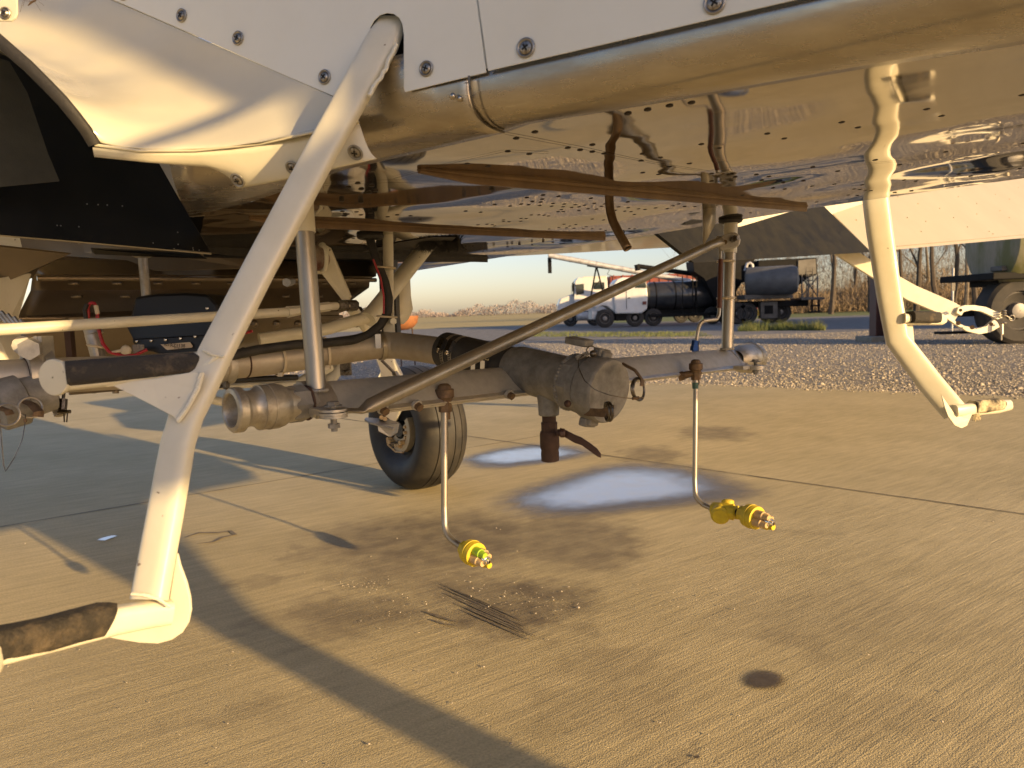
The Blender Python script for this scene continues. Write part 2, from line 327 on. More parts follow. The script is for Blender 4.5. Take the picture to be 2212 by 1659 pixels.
def filmy(m, k=1.0):
    t = m.node_tree; N = t.nodes; L = t.links; b = N['Principled BSDF']; a = N.new('ShaderNodeAttribute'); a.attribute_name = 'film'
    g = N.new('ShaderNodeNewGeometry'); n = N.new('ShaderNodeTexNoise'); n.inputs['Scale'].default_value = 11; n.inputs['Detail'].default_value = 6; L.new(g.outputs['Position'], n.inputs['Vector'])
    m1 = N.new('ShaderNodeMath'); m1.operation = 'MULTIPLY_ADD'; m1.inputs[1].default_value = .36; m1.inputs[2].default_value = -.18; L.new(n.outputs[0], m1.inputs[0])
    m2 = N.new('ShaderNodeMath'); m2.operation = 'ADD'; L.new(a.outputs['Fac'], m2.inputs[0]); L.new(m1.outputs[0], m2.inputs[1])
    r = N.new('ShaderNodeMapRange'); r.interpolation_type = 'SMOOTHSTEP'; r.inputs[1].default_value = .0; r.inputs[2].default_value = .9; r.inputs[4].default_value = k; L.new(m2.outputs[0], r.inputs[0]); L.new(r.outputs[0], b.inputs['Alpha'])
    return m
WETC = mat('damp_concrete', (.12, .095, .07), .5, 0, (.085, .065, .045), 30, .0012, 130)
STREAK = mat('damp_streak', (.25, .205, .12), .75, 0, (.13, .10, .07), 30, .0012, 130)
WATER = mat('standing_water', (.84, .76, .68), .12, 0, spec=1.0, rvar=.15, nscale=9); WATER.node_tree.nodes['Principled BSDF'].inputs['IOR'].default_value = 1.6
WATER.node_tree.nodes['Principled BSDF'].inputs['Metallic'].default_value = .7
DAMP = mat('damp_edge', (.15, .12, .08), .30, 0, (.11, .085, .055), 20, .0008, 130)
filmy(WETC, .9); filmy(DAMP, .8); filmy(WATER, .95)
film('puddle_edge', [(1108, 1080), (1200, 1040), (1330, 1008), (1470, 1012), (1560, 1035), (1615, 1068), (1520, 1088), (1400, 1100), (1250, 1112), (1150, 1106)], DAMP, .004, amp=.05, grow=1.30)
film('puddle', [(1125, 1083), (1220, 1045), (1330, 1015), (1440, 1018), (1520, 1040), (1540, 1062), (1450, 1083), (1370, 1090), (1240, 1104), (1160, 1100)], WATER, .008, amp=.05, grow=1.13)
film('puddle_edge', [(996, 992), (1080, 970), (1180, 960), (1280, 975), (1220, 996), (1100, 1012), (1030, 1010)], DAMP, .004, amp=.06, grow=1.2)
film('puddle', [(1010, 992), (1080, 974), (1180, 965), (1262, 977), (1200, 994), (1100, 1006), (1040, 1005)], WATER, .008, amp=.08)
film('wet_spot', [(1600, 1472), (1612, 1455), (1650, 1446), (1692, 1455), (1705, 1472), (1690, 1489), (1650, 1495), (1612, 1489)], WETC, .004, amp=.04)
film('wet_spot', [(1495, 1638), (1505, 1634), (1515, 1638), (1505, 1643)], WETC, .004)
film('puddle', [(210, 1168), (240, 1158), (262, 1158), (240, 1166), (222, 1172)], WATER, .006, amp=.3)
def ribbon(name, pts, w, m, z=.004):
    r = []; ps = [G(u, v) for u, v in pts]; m = STREAK
    for i, p in enumerate(ps):
        t = (ps[min(i+1, len(ps)-1)]-ps[max(0, i-1)]).normalized(); n = Vector((-t.y, t.x, 0)); ww = w*(.35 if i in (0, len(ps)-1) else 1)*(1+.5*noise.noise(p*9))
        r.append([p-n*ww+Vector((0, 0, z)), p+n*ww+Vector((0, 0, z))])
    mb = MB(); mb.rings(r, False, 0, False); return kind(build(mb, name, m, smooth=0), 'structure')
ribbon('wet_streak', [(398, 1163), (430, 1152), (470, 1152), (497, 1148), (508, 1156), (480, 1162), (460, 1172), (425, 1176)], .009, WETC)
for k in range(9):
    x0 = 950+k*7+random.uniform(-12, 30); y0 = 1262+k*7; ribbon('wet_streak', [(x0, y0), (x0+45, y0+20), (x0+95, y0+42), (x0+150, y0+66)], .0042, WETC, .004)
ribbon('wet_streak', [(915, 1322), (950, 1334), (985, 1345)], .008, WETC); ribbon('wet_streak', [(930, 1340), (960, 1350), (990, 1354)], .006, WETC)

# stones of the gravel strip, one mesh
def stones(n, fn, size, name, m, seed):
    rng = np.random.default_rng(seed); V = []; Fc = []
    base = np.array([[1, 0, 0], [-1, 0, 0], [0, 1, 0], [0, -1, 0], [0, 0, 1], [0, 0, -.4]], float)
    fb = np.array([[0, 2, 4], [2, 1, 4], [1, 3, 4], [3, 0, 4], [2, 0, 5], [1, 2, 5], [3, 1, 5], [0, 3, 5]])
    P0 = fn(rng, n); s = size*np.exp(rng.normal(0, .45, n)); a = rng.uniform(0, 6.28, n)
    vs = base[None]*np.stack([s*rng.uniform(.6, 1.3, n), s*rng.uniform(.5, 1.1, n), s*rng.uniform(.4, .9, n)], 1)[:, None, :]
    vs = vs*rng.uniform(.75, 1.25, (n, 6, 1)); ca, sa = np.cos(a)[:, None], np.sin(a)[:, None]
    x = vs[:, :, 0]*ca-vs[:, :, 1]*sa; y = vs[:, :, 0]*sa+vs[:, :, 1]*ca
    vs = np.stack([x, y, vs[:, :, 2]], 2)+P0[:, None, :]
    fs = (fb[None]+(np.arange(n)*6)[:, None, None]).reshape(-1, 3)
    me = bpy.data.meshes.new(name); vv = vs.reshape(-1, 3)
    me.vertices.add(len(vv)); me.vertices.foreach_set('co', vv.ravel()); me.loops.add(len(fs)*3); me.loops.foreach_set('vertex_index', fs.ravel().astype(np.int32))
    me.polygons.add(len(fs)); me.polygons.foreach_set('loop_start', np.arange(0, len(fs)*3, 3, dtype=np.int32)); me.polygons.foreach_set('loop_total', np.full(len(fs), 3, np.int32)); me.update(); me.validate()
    me.materials.append(m); o = bpy.data.objects.new(name, me); COL.objects.link(o); return kind(o, 'stuff')
ex = [e.x for e in edge]; ey = [e.y for e in edge]
def gfn(rng, n):
    x = []; 
    y = 6+rng.random(n)**1.5*20; t = rng.uniform(-.62, .78, n); xx = t*y
    ymin = np.interp(xx, ex, ey); y = np.maximum(y, ymin+rng.random(n)*.8); 
    return np.stack([xx, y, np.full(n, -.012)], 1)
stones(110000, gfn, .0115, 'gravel', DSTONE, 3)
def efn(rng, n):
    xx = rng.uniform(-4, 7, n); y = np.interp(xx, ex, ey)-np.abs(rng.normal(0, .16, n)); return np.stack([xx, y, np.full(n, .002)], 1)
stones(900, efn, .009, 'gravel', DSTONE, 8)
def dfn(rng, n):
    u = rng.uniform(-100, 2300, n); v = 1000+rng.random(n)**.7*700; return np.array([[*G(a, b)[:2], .004] for a, b in zip(u, v)])
o = stones(260, dfn, .0022, 'grit', DSTONE, 5)
def dfn2(rng, n):
    cs = [(1100, 1280, 60, 30), (1170, 1300, 50, 25), (790, 1265, 40, 12), (900, 1310, 90, 40), (1460, 1280, 90, 40)]
    out = []
    for i in range(n):
        c = cs[i % 5]; p = G(rng.normal(c[0], c[2]), rng.normal(c[1], c[3]*.6)); out.append([p.x, p.y, .004])
    return np.array(out)
stones(330, dfn2, .0022, 'grit', DSTONE, 6)

# grass tufts
def grass(name, spots, m, h=.12, per=260):
    mb = MB()
    for (x, y, rx, ry) in spots:
        for k in range(per):
            a = random.uniform(0, 6.28); q = random.random()**.5; bx = x+cos(a)*rx*q; by = y+sin(a)*ry*q; hh = h*random.uniform(.4, 1.25)*(1.15-q*.7)
            w = .008+.004*h; lx = random.uniform(-.5, .5)*hh; ly = random.uniform(-.5, .5)*hh; c = random.random()*3.14
            mb.add([(bx-w*cos(c), by-w*sin(c), -.03), (bx+w*cos(c), by+w*sin(c), -.03), (bx+lx, by+ly, hh)], [(0, 1, 2)])
    o = build(mb, name, m, smooth=0); return kind(o, 'stuff')
BLADE = mat('green_grass_blades', (.085, .13, .025), .8, 0, (.20, .20, .07), 3)
sp = []
for (u, v, r) in ((1620, 712, .5), (1655, 710, .8), (1640, 713, .9), (1705, 711, .45), (1735, 712, .3), (1690, 712, .4), (1765, 712, .25)):
    g_ = G(u, v); sp.append((g_.x, g_.y, r, .5))
grass('grass_tufts', sp, BLADE, .42, 500)
sp = []
for k in range(46):
    u = 1140+k*8.2; g_ = G(u, 722+4*sin(k)); sp.append((g_.x, g_.y, .5, .35))
grass('grass_strip', sp, BLADE, .12, 90)

# offscreen hangar whose shade lies over the parking lot
mb = MB(); mb.bb((27, 16, -.04), (45, 31, 6.2)); rfz = 8.2
mb.add([(26.5, 15.5, 6.2), (45.5, 15.5, 6.2), (45.5, 31.5, 6.2), (26.5, 31.5, 6.2), (26.5, 23.5, rfz), (45.5, 23.5, rfz)], [(0, 1, 5, 4), (1, 2, 5), (2, 3, 4, 5), (3, 0, 4), (0, 3, 2, 1)])
hg = thing('hangar', 'long pale metal hangar beside the parking lot, outside the frame at right', 'hangar', (40, 23, 0))
build(mb, 'hangar_shell', mat('pale_metal_cladding', (.5, .5, .48), .5, .2, None), hg, smooth=0)
mb = MB(); mb.bb((26.95, 20, 0), (26.88, 27, 4.6)); build(mb, 'door', mat('grey_door', (.25, .26, .27), .5), hg, smooth=0)

# ------------------------------------------------------------------ the aircraft: one thing, everything bolted to it is a part
AC = thing('agricultural_aircraft', 'cream and polished metal crop spraying aeroplane seen from under its belly', 'aeroplane', (0, 2.4, 0))
def interp(tab, x):
    tab = sorted(tab); return float(np.interp(x, [a for a, b in tab], [b for a, b in tab]))

# belly skin
near = [(2900, -10), (2212, 95), (1866, 147), (1485, 212), (1105, 273), (1087, 287), (900, 330), (729, 369), (533, 440), (408, 466)]
far = [(500, 615), (896, 585), (1150, 545), (1412, 506), (1775, 446), (2000, 414), (2212, 385), (2900, 275)]
def polyline(pts, n):
    d = [0]
    for i in range(1, len(pts)): d.append(d[-1]+(pts[i]-pts[i-1]).length)
    out = []
    for k in range(n):
        t = d[-1]*k/(n-1); j = max(i for i in range(len(d)) if d[i] <= t+1e-9); j = min(j, len(pts)-2)
        out.append(pts[j].lerp(pts[j+1], (t-d[j])/max(1e-9, d[j+1]-d[j])))
    return out
nl = polyline([B(u, v) for u, v in reversed(near)], 90); fl = polyline([B(u, v) for u, v in far], 90)
mb = MB(); rows = []
for j in range(36):
    t = j/35; row = []
    for a, b in zip(nl, fl):
        p = a.lerp(b, t); e = min(1, min(t, 1-t)*6)
        p = p + Vector((0, 0, e*(.0022*noise.noise(Vector((p.dot(AF)*2.2, p.dot(AX)*3.5, 0)))+.003*noise.noise(p*1.3))))
        row.append(p)
    rows.append(row)
mb.rings(rows, False, 0, False)
belly = build(mb, 'belly_skin', [MIRROR, RIVET], AC)
# rivet rows in the belly skin (pattern of the skin, same part)
raw2 = [(1247, 834), (1129, 874), (1076, 956), (1211, 972), (819, 1035), (951, 1051), (1455, 933), (1533, 946), (1610, 957), (1685, 968), (1610, 913), (1926, 969), (1917, 1014), (2097, 1052), (1928, 1091), (2030, 1101),
        (1960, 692), (2098, 667), (1836, 716), (2040, 993), (975, 1200), (1090, 1175), (1195, 1248), (1298, 1232), (1397, 1239), (1293, 1256), (1231, 1270), (1158, 1286), (1206, 1290), (1283, 1274), (1278, 1294), (1361, 1282), (1352, 1300), (1433, 1287), (1425, 1305), (1502, 1292), (1480, 1310), (1525, 1307), (1560, 1297), (1583, 1320), (1526, 1331), (1601, 1252), (1622, 1285), (1690, 1290), (1668, 1305), (1776, 1309), (1755, 1330), (1834, 1279), (1837, 1314), (1816, 1335), (1854, 1338), (1875, 1354), (1902, 1321), (1943, 1324), (1635, 1323), (1090, 1298), (992, 1290), (904, 1336), (809, 1329), (1415, 1324), (1393, 1337), (1426, 1338), (1224, 1358), (1272, 1358), (1305, 1360), (1333, 1365), (1048, 1390), (1048, 1400), (1159, 1380), (1157, 1397), (1191, 1381), (1083, 1401), (944, 1416), (977, 1419), (993, 1427), (887, 1420), (2010, 1315), (2084, 1318), (2119, 1301), (2195, 1306), (1609, 1382), (1681, 1387), (1430, 1413), (1467, 1424), (1505, 1415), (1398, 1433), (1446, 1435), (1494, 1438), (1552, 1442), (1571, 1428), (1609, 1443), (1663, 1446), (1694, 1456), (1806, 1454), (1845, 1443), (1878, 1444), (1807, 1469), (1338, 1443),
        (127, 1159), (67, 1184), (150, 1195), (216, 1175), (240, 1206), (198, 1218), (27, 1267), (148, 1277), (120, 1338), (147, 1357), (65, 1352), (209, 1345), (317, 1368), (377, 1356), (460, 1361), (520, 1385), (30, 1335), (130, 1481), (60, 1478), (240, 1487), (330, 1500), (560, 1497), (620, 1500), (700, 1527), (760, 1580), (815, 1583), (858, 1561), (920, 1590), (945, 1584), (990, 1588), (1150, 1551), (1230, 1553), (1300, 1532), (1361, 1535), (40, 1500), (100, 1507), (180, 1512), (1075, 1565), (1105, 1573), (540, 1560), (600, 1566)]
raw3 = [(110, 648), (172, 908), (283, 933), (588, 841), (696, 872), (1059, 770), (1161, 804), (97, 1031), (1596, 688), (1690, 732), (1716, 960), (1271, 1013), (1424, 1040), (876, 1058), (1034, 1083), (519, 1106), (599, 1118), (553, 1142), (689, 1157), (816, 1144), (386, 1121), (360, 1145), (236, 1098), (237, 1147), (1137, 1197), (1174, 1199), (1207, 1204), (1243, 1206), (1453, 1141), (1527, 1147), (1800, 1105), (1874, 1114), (625, 1190), (699, 1196), (872, 1177), (1100, 1233), (1158, 1236), (1395, 1216), (1500, 1205), (1188, 1172), (2200, 598), (2205, 902), (2185, 1065), (900, 1276), (482, 1345), (433, 1235), (66, 1304), (1012, 1165), (130, 1306), (30, 1290)]
rv = [(729+.3418*x, .3418*y) for x, y in raw2] + [(1456+.3418*x, .3418*y) for x, y in raw3]
rvm = MB()
for u, v in rv:
    p = B(u, v); 
    r = .0058 if v > 345 else .0052
    p.z += .0022*noise.noise(Vector((p.dot(AF)*2.2, p.dot(AX)*3.5, 0)))+.003*noise.noise(p*1.3)
    rvm.lathe(p+Vector((0, 0, .001)), (0, 0, -1), [(0, r), (.0014, r*.95), (.0022, r*.6), (.0024, r*.02)], 10, 0)
o = build(rvm, 'belly_rivet', RIVET, AC, smooth=40); kind(o, 'stuff')
# seams of the belly panels
sm = MB()
for line in (((1090, 288), (1250, 318), (1412, 352), (1540, 372)), ((849, 385), (1000, 346), (1090, 326), (1185, 330)), ((1690, 372), (1900, 352), (2230, 327)), ((700, 400), (860, 392), (1060, 405), (1300, 420))):
    ps = polyline([B(u, v, -.0005) for u, v in line], 24)
    ps = [p+Vector((0, 0, .0022*noise.noise(Vector((p.dot(AF)*2.2, p.dot(AX)*3.5, 0)))+.003*noise.noise(p*1.3)-.001)) for p in ps]
    r = []
    for i, p in enumerate(ps):
        t = (ps[min(i+1, 23)]-ps[max(i-1, 0)]).normalized(); n = Vector((-t.y, t.x, 0))*.0008; r.append([p-n, p+n])
    sm.rings(r, False, 0, False)
build(sm, 'belly_seam', DARKHOLE, AC, smooth=0)
# angle strips across the belly
def strip(name, a, b, m, h=.020, w=.028):
    A = B(*a); Bv = B(*b); d = (Bv-A); mbs = MB(); sec = [(-w/2, .004), (-w/2, 0), (-w*.25, -.004), (-.0045, -.007), (-.003, -h), (.003, -h), (.0045, -.007), (w*.25, -.004), (w/2, 0), (w/2, .004)]
    n = Vector((-d.y, d.x, 0)).normalized(); k = 40; rg = []
    for i in range(k+1):
        t = i/k; p = A+d*t; hs = min(1, t*k/5+.35); rg.append([p+n*x+Vector((0, 0, z*(hs if z < -.002 else 1)+.0004*noise.noise(p*7))) for x, z in sec])
    mbs.rings(rg, True); return build(mbs, name, m, AC)
strip('belly_strip', (905, 366), (1741, 445), STRIPB, .017, .015)
strip('belly_strip', (540, 470), (1306, 510), STRIPB, .017, .015)
strip('belly_strip', (420, 533), (1052, 556), BLACK, .022, .02)

# rounded lower corner of the fuselage, two lapped pieces
ntab = [(u, v) for u, v in near]
def corner(stations, off, m, name, skew=None):
    mb = MB(); n = 12; rg = []
    for (ut, vt, ub) in stations:
        T = SP(ut, vt, -.006); vb = interp(ntab, ub); Bt = B(ub, vb, -off*.5)
        C = Vector((T.x, T.y, Bt.z)); 
        row = []
        for i in range(n+1):
            t = i/n; C2 = T.lerp(C, .82) ; C3 = Bt.lerp(C, .72)
            row.append(T*(1-t)**3+C2*3*t*(1-t)**2+C3*3*t*t*(1-t)+Bt*t**3)
        rg.append(row)
    mb.rings(rg, False, 0, False); return build(mb, name, m, AC, smooth=60, solid=.0015)
L1 = lambda x: 155-.232*(x-1050)
def stt(a, b, n, dx=45, up=6): return [(lerp(a, b, i/n), L1(lerp(a, b, i/n))-up, lerp(a, b, i/n)+dx) for i in range(n+1)]
corner([(1000, L1(1000)-8, 1078)]+stt(1040, 2850, 30), .0, CORNERM, 'corner_skin')
fore = [(x, L1(x)-80 if x < 900 else L1(x)-10, xb) for x, xb in ((352, 412), (405, 464), (500, 560), (560, 620), (640, 700), (700, 760), (760, 830), (820, 890), (880, 950), (940, 1010), (985, 1052), (1012, 1088))]
corner(fore, .004, CORNERM, 'corner_skin')
# seam lip of the fore piece
mb = MB(); T = SP(1013, L1(1013), .004); Bt = B(1089, 286, -.003); C = Vector((T.x, T.y, Bt.z)); pts = []
for i in range(15):
    t = i/14; pts.append(T*(1-t)**3+T.lerp(C, .82)*3*t*(1-t)**2+Bt.lerp(C, .72)*3*t*t*(1-t)+Bt*t**3)
mb.tube(pts, .0016, 6); build(mb, 'corner_seam', DARKST, AC)

# side panels
def panel(pts, name, m, off=0, th=.0016):
    mb = MB(); mb.plate([SP(u, v, off) for u, v in pts], (SN.x, SN.y, 0), th); return build(mb, name, m, AC, smooth=0, bevel=.0005)
pa = panel([(1054, 153), (1120, 138), (1400, 73.5), (1720, -1), (2300, -135), (2900, -275), (2900, -1500), (840, -1500), (1033, 0)], 'side_panel', WHITE, .0015)
arch = [(797, 72), (800, 58), (808, 44), (820, 33), (835, 28), (850, 30), (862, 38), (869, 52), (872, 75), (872, 190), (875, 199)]
pb = panel([(1050, 156.5)]+arch[::-1]+[(792, 95), (784, 130), (768, 190), (752, 222), (735, 216), (721, 208), (600, 156), (400, 67), (246, 0), (0, -105), (-700, -410), (-700, -1500), (835, -1500), (1029, 0)], 'side_panel', WHITE, 0)
# dark gap edges: reveal behind the slot
mb = MB(); mb.plate([SP(u, v, -.05) for u, v in ((780, 20), (900, 20), (900, 125), (780, 130))], (SN.x, SN.y, 0), .002); build(mb, 'strut_slot', DARKHOLE, AC, smooth=0)
# screws
def screw(u, v, parent, r=.0105, off=.0018, c=None, ax=None):
    c = SP(u, v, off) if c is None else c; ax = Vector((-SN.x, -SN.y, 0)) if ax is None else ax
    mb = MB(); mb.lathe(c-ax*.001, ax, [(0, r), (.0012, r), (.0022, r*.86), (.0012, r*.70), (.0005, r*.66)], 24)
    w = build(mb, 'screw', SCREWR, parent)
    a = Vector((0, 0, 1)); a = (a-ax*a.dot(ax)).normalized(); b = ax.cross(a); q = random.uniform(0, 1.5)
    mb = MB(); mb.lathe(c-ax*.001, ax, [(0, r*.66), (.0016, r*.64), (.0032, r*.42), (.0034, r*.01)], 20, 0)
    d1 = a*cos(q)+b*sin(q); d2 = ax.cross(d1)
    mb.box(c+ax*.0024, d1*r*.38, d2*r*.09, ax*.0004, 1); mb.box(c+ax*.00243, d1*r*.09, d2*r*.38, ax*.0004, 1)
    build(mb, 'screw_head', [CHROME_D, DARKHOLE], w, smooth=30)
CHROME_D = mat('worn_screw_head', (.42, .40, .36), .35, .9, (.16, .13, .10), 300)
for u, v in ((391, 33), (513, 82), (700, 166), (920, 148), (265, -14)): screw(u, v, pb)
for u, v in ((1135, 103), (1543, 6)): screw(u, v, pa, .0125, .0034)
mb = MB(); mb.sphere(SP(978, 208, .002), .0045, 12); mb.sphere(SP(993, 213, -.004), .004, 12); build(mb, 'corner_rivet', CORNERM, AC)

# wing root fillet flare
seam = [(-420, -290), (-250, -215), (-100, -150), (30, -95), (130, -50), (246, 0), (330, 37), (400, 67), (470, 98), (540, 129), (620, 164), (680, 190), (722, 209), (750, 223)]
outer = [(-330, -210, .97), (-150, -50, .97), (-60, 35, .97), (0, 90, .97), (60, 142, .975), (103, 185, .98), (135, 218, .985), (163, 252, .99), (186, 282, 1.0), (204, 312, 1.01), (300, 325, 1.03), (420, 324, 1.05), (560, 310, 1.06), (775, 262, 1.02)]
rg = []
for (u, v), (u2, v2, d) in zip(seam, outer):
    T = SP(u, v, -.0006); O = P(u2, v2, d); row = []
    k = .62
    C1 = T + Vector((0, 0, (O.z-T.z)*k)) - Vector((AF.x, AF.y, 0))*.0; h = (O-T); C2 = Vector((lerp(T.x, O.x, .38), lerp(T.y, O.y, .38), lerp(T.z, O.z, .90)))
    for i in range(19):
        t = i/18; row.append(T*(1-t)**3+C1*3*t*(1-t)**2+C2*3*t*t*(1-t)+O*t**3)
    rg.append(row)
mb = MB(); mb.rings(rg, False, 0, False); fil = build(mb, 'wing_root_fillet', FILLET, AC, smooth=80, sub=1, solid=.003)
mb = MB(); mb.tube([P(u, v, d) for u, v, d in outer[:10]], .0085, 10, flat=(1, .7)); build(mb, 'rubber_edge_trim', BLACK, AC)
mb = MB(); mb.tube([P(u, v+1, d) for u, v, d in outer[9:]], .0022, 8); build(mb, 'fillet_lip', FILLET, AC)
# underside plate returning from the lip to the corner, with screw cups
top = [(200, 318, 1.012), (300, 328, 1.032), (420, 327, 1.052), (500, 320, 1.06), (560, 313, 1.062), (640, 298, 1.058), (700, 284, 1.045), (775, 264, 1.022)]
bot = [(205, 325, 1.02), (345, 341, 1.07), (470, 357, 1.095), (498, 385, 1.105), (513, 407, 1.11), (600, 391, 1.095), (700, 369, 1.07), (813, 343, 1.03)]
rg = [[P(a[0], a[1], a[2]).lerp(P(b[0], b[1], b[2]), i/8)+Vector((0, 0, -.010*sin(pi*i/8))) for i in range(9)] for a, b in zip(top, bot)]
mb = MB(); mb.rings(rg, False, 0, False); ul = build(mb, 'fillet_underplate', CREAM, AC, smooth=60, solid=.002)
for u, v, d in ((513, 390, 1.105), (632, 364, 1.085), (767, 330, 1.04)):
    c = P(u, v, d-.014); ax = Vector((-.30, -.72, -.62)).normalized(); screw(0, 0, ul, .0115, 0, c, ax)
# small cover plate at the far left of the fillet
mb = MB(); mb.plate([P(u, v, .962) for u, v in ((-90, -60), (36, -60), (37, 30), (33, 40), (24, 46), (-90, 44))], (.1, 1, 0), .003)
cp = build(mb, 'access_cover', FILLET, AC, smooth=0, bevel=.0015)
screw(0, 0, cp, .008, 0, P(10, 28, .960), Vector((-.1, -1, 0)).normalized())

# flap at the left root with black walkway coating
def solidpoly(name, pts, nrm, th, m, parent=AC, bevel=.002, pl=None): mb = MB(); mb.plate(planar(pts, *pl) if pl else [P(*p) for p in pts], nrm, th); return build(mb, name, m, parent, smooth=0, bevel=bevel)
NB = (AF.x, AF.y, .3)
lf = solidpoly('walkway_flap', [(-260, 486, 1.42), (200, 524, 1.62), (456, 547, 1.80), (393, 440, 1.90), (325, 320, 2.02), (230, 170, 2.15), (60, -30, 2.3), (-500, -120, 1.9)], NB, .03, WALK, bevel=0, pl=(1, 2, 5))
mb = MB(); a = P(-260, 487, 1.415); b = P(456, 548, 1.795); mb.tube([a, a.lerp(b, .5)+Vector((0, 0, .002)), b], .0028, 8); build(mb, 'trailing_edge', STEEL, lf)
mb = MB()
for i in range(26):
    t = random.random(); u = lerp(0, 440, t); v = lerp(520, 545, t)-random.choice([4, 8, 14, 40, 90]); mb.sphere(P(u, v, lerp(1.53, 1.79, t)-.012), .0016, 6)
join_into(lf, mb, SCREWR)
solidpoly('flap_fairing', [(200, 538, 1.9), (430, 548, 2.05), (450, 560, 2.05), (205, 550, 1.92)], NB, .02, BLACKP)
# left foreground bits: walkway pad raised strip, sunlight put into its olive colour
solidpoly('sunlit_walkway_pad', [(-300, 380, 1.36), (-30, 118, 1.52), (20, 132, 1.56), (60, 200, 1.60), (104, 330, 1.575), (130, 392, 1.555), (-60, 410, 1.46)], (AF.x, AF.y, .3), .012, PADSUN, pl=(0, 4, 2))

# wing underside behind: bent stainless sheets running along the wing
lft = [(110, 548), (78, 562), (76, 592), (70, 596), (66, 628), (38, 684), (40, 690), (36, 780), (44, 846), (110, 852)]
rgt = [(850, 560), (815, 566), (812, 597), (799, 601), (797, 621), (760, 648), (745, 672), (732, 676), (734, 694), (690, 724)]
dl = [2.35, 2.2, 2.15, 2.17, 2.2, 2.15, 2.12, 2.14, 2.2, 2.3]
rg = []
for i in range(25):
    t = i/24; row = []
    for (a, b, d) in zip(lft, rgt, dl):
        A = P(a[0], a[1], d); Bq = P(b[0], b[1], d*1.36); row.append(A.lerp(Bq, t))
    rg.append(row)
mb = MB(); mb.rings(rg, False, 0, False); cove = build(mb, 'wing_underside', COVE, AC, smooth=25, solid=.003)
mb = MB()
for vl, vr, n in ((612, 612, 9), (640, 640, 8), (697, 690, 13)):
    for k in range(n):
        t = (k+.5)/n; A = P(110, vl, 2.12); Bq = P(790, vr if vl < 690 else 700, 2.85); p = A.lerp(Bq, t)
        if vl > 690: mb.lathe(p, (0, -1, 0), [(0, .012), (.006, .012), (.01, .007), (.011, .001)], 10)
        else: mb.box(p, AX*.012, (0, .005, 0), (0, 0, .004))
join_into(cove, mb, COVE)
mb = MB(); mb.tube([P(80, 601, 2.1), P(812, 605, 2.86)], .008, 10); mb.tube([P(40, 688, 2.08), P(740, 684, 2.8)], .006, 10); build(mb, 'wing_bead', COVE, cove)
solidpoly('wing_trailing_skin', [(40, 505, 2.30), (300, 500, 2.36), (330, 330, 2.36), (540, 370, 2.45), (540, 580, 2.45), (60, 592, 2.30)], (0, 1, 0), .01, COVE)
solidpoly('wing_lower_skin', [(-80, 520, 1.9), (150, 546, 2.05), (76, 580, 2.10), (66, 600, 2.10), (-80, 648, 1.95)], (.3, 1, 0), .01, COVE)
# hinge slab at the far left and its fins
solidpoly('hinge_slab', [(-60, 610, 1.9), (62, 590, 2.05), (34, 684, 2.02), (52, 846, 2.0), (-60, 850, 1.9)], (.3, 1, 0), .01, CREAM)
mb = MB()
for i in range(7): mb.tube([P(-40+i*14, 655+i*6, 1.85), P(-10+i*12, 690+i*4, 1.85)], .005, 8)
build(mb, 'hinge_fin', ALU, AC)
mb = MB(); mb.tube([P(308, 552, 2.1), P(316, 640, 2.1)], .013, 12); mb.lathe(P(308, 548, 2.1), (0, 0, -1), [(0, .035), (.004, .035), (.012, .016)], 16)
build(mb, 'hanger_tube', ALU, AC)
# fascia in front of the belly fore end (dark band under strips)
mb = MB(); mb.plate([P(u, v, d) for u, v, d in ((440, 548, 2.2), (1050, 556, 3.6), (1048, 566, 3.6), (820, 566, 3.0), (440, 556, 2.2))], (0, 1, .2), .01); build(mb, 'belly_fairing_edge', BLACKP, AC, smooth=0)

# push rod, bell crank
mb = MB(); a = P(-60, 716, 1.50); b = P(620, 674, 2.02); c = P(712, 662, 2.12); e = P(742, 660, 2.15)
rod = MB(); rod.tube([a, b], [.0125, .0125], 16); rod.tube([b, b.lerp(c, .25), c], [.016, .0135, .0135], 6); rod.tube([c, e], .011, 12)
rd = build(rod, 'push_rod', CREAM, AC)
mb = MB(); mb.cyl(e-AX*.02, e+AX*.045, .016, 6); mb.torus(e+AX*.012, AX, .012, .005); build(mb, 'rod_end', DARKST, rd)
mb = MB(); mb.plate([P(*p) for p in ((676, 545, 2.1), (695, 525, 2.1), (712, 535, 2.1), (757, 640, 2.16), (750, 652, 2.16), (738, 648, 2.16), (695, 592, 2.12), (682, 592, 2.1), (676, 608, 2.1))], (.2, 1, 0), .012)
bc = build(mb, 'bell_crank', CREAM, AC, smooth=0, bevel=.002)
mb = MB(); mb.cyl(P(660, 562, 2.08), P(694, 556, 2.13), .036, 24); build(mb, 'crank_tube', mat('peeling_cream_tube', (.42, .36, .28), .5, 0, (.12, .03, .02), 12), bc)
mb = MB(); mb.torus(P(697, 556, 2.1), (1, .6, 0), .037, .006); build(mb, 'weld_bead', WELD, bc)
mb = MB(); mb.cyl(P(619, 610, 2.0), P(630, 608, 2.06), .012, 6); build(mb, 'hinge_bolt', SCREWR, AC)

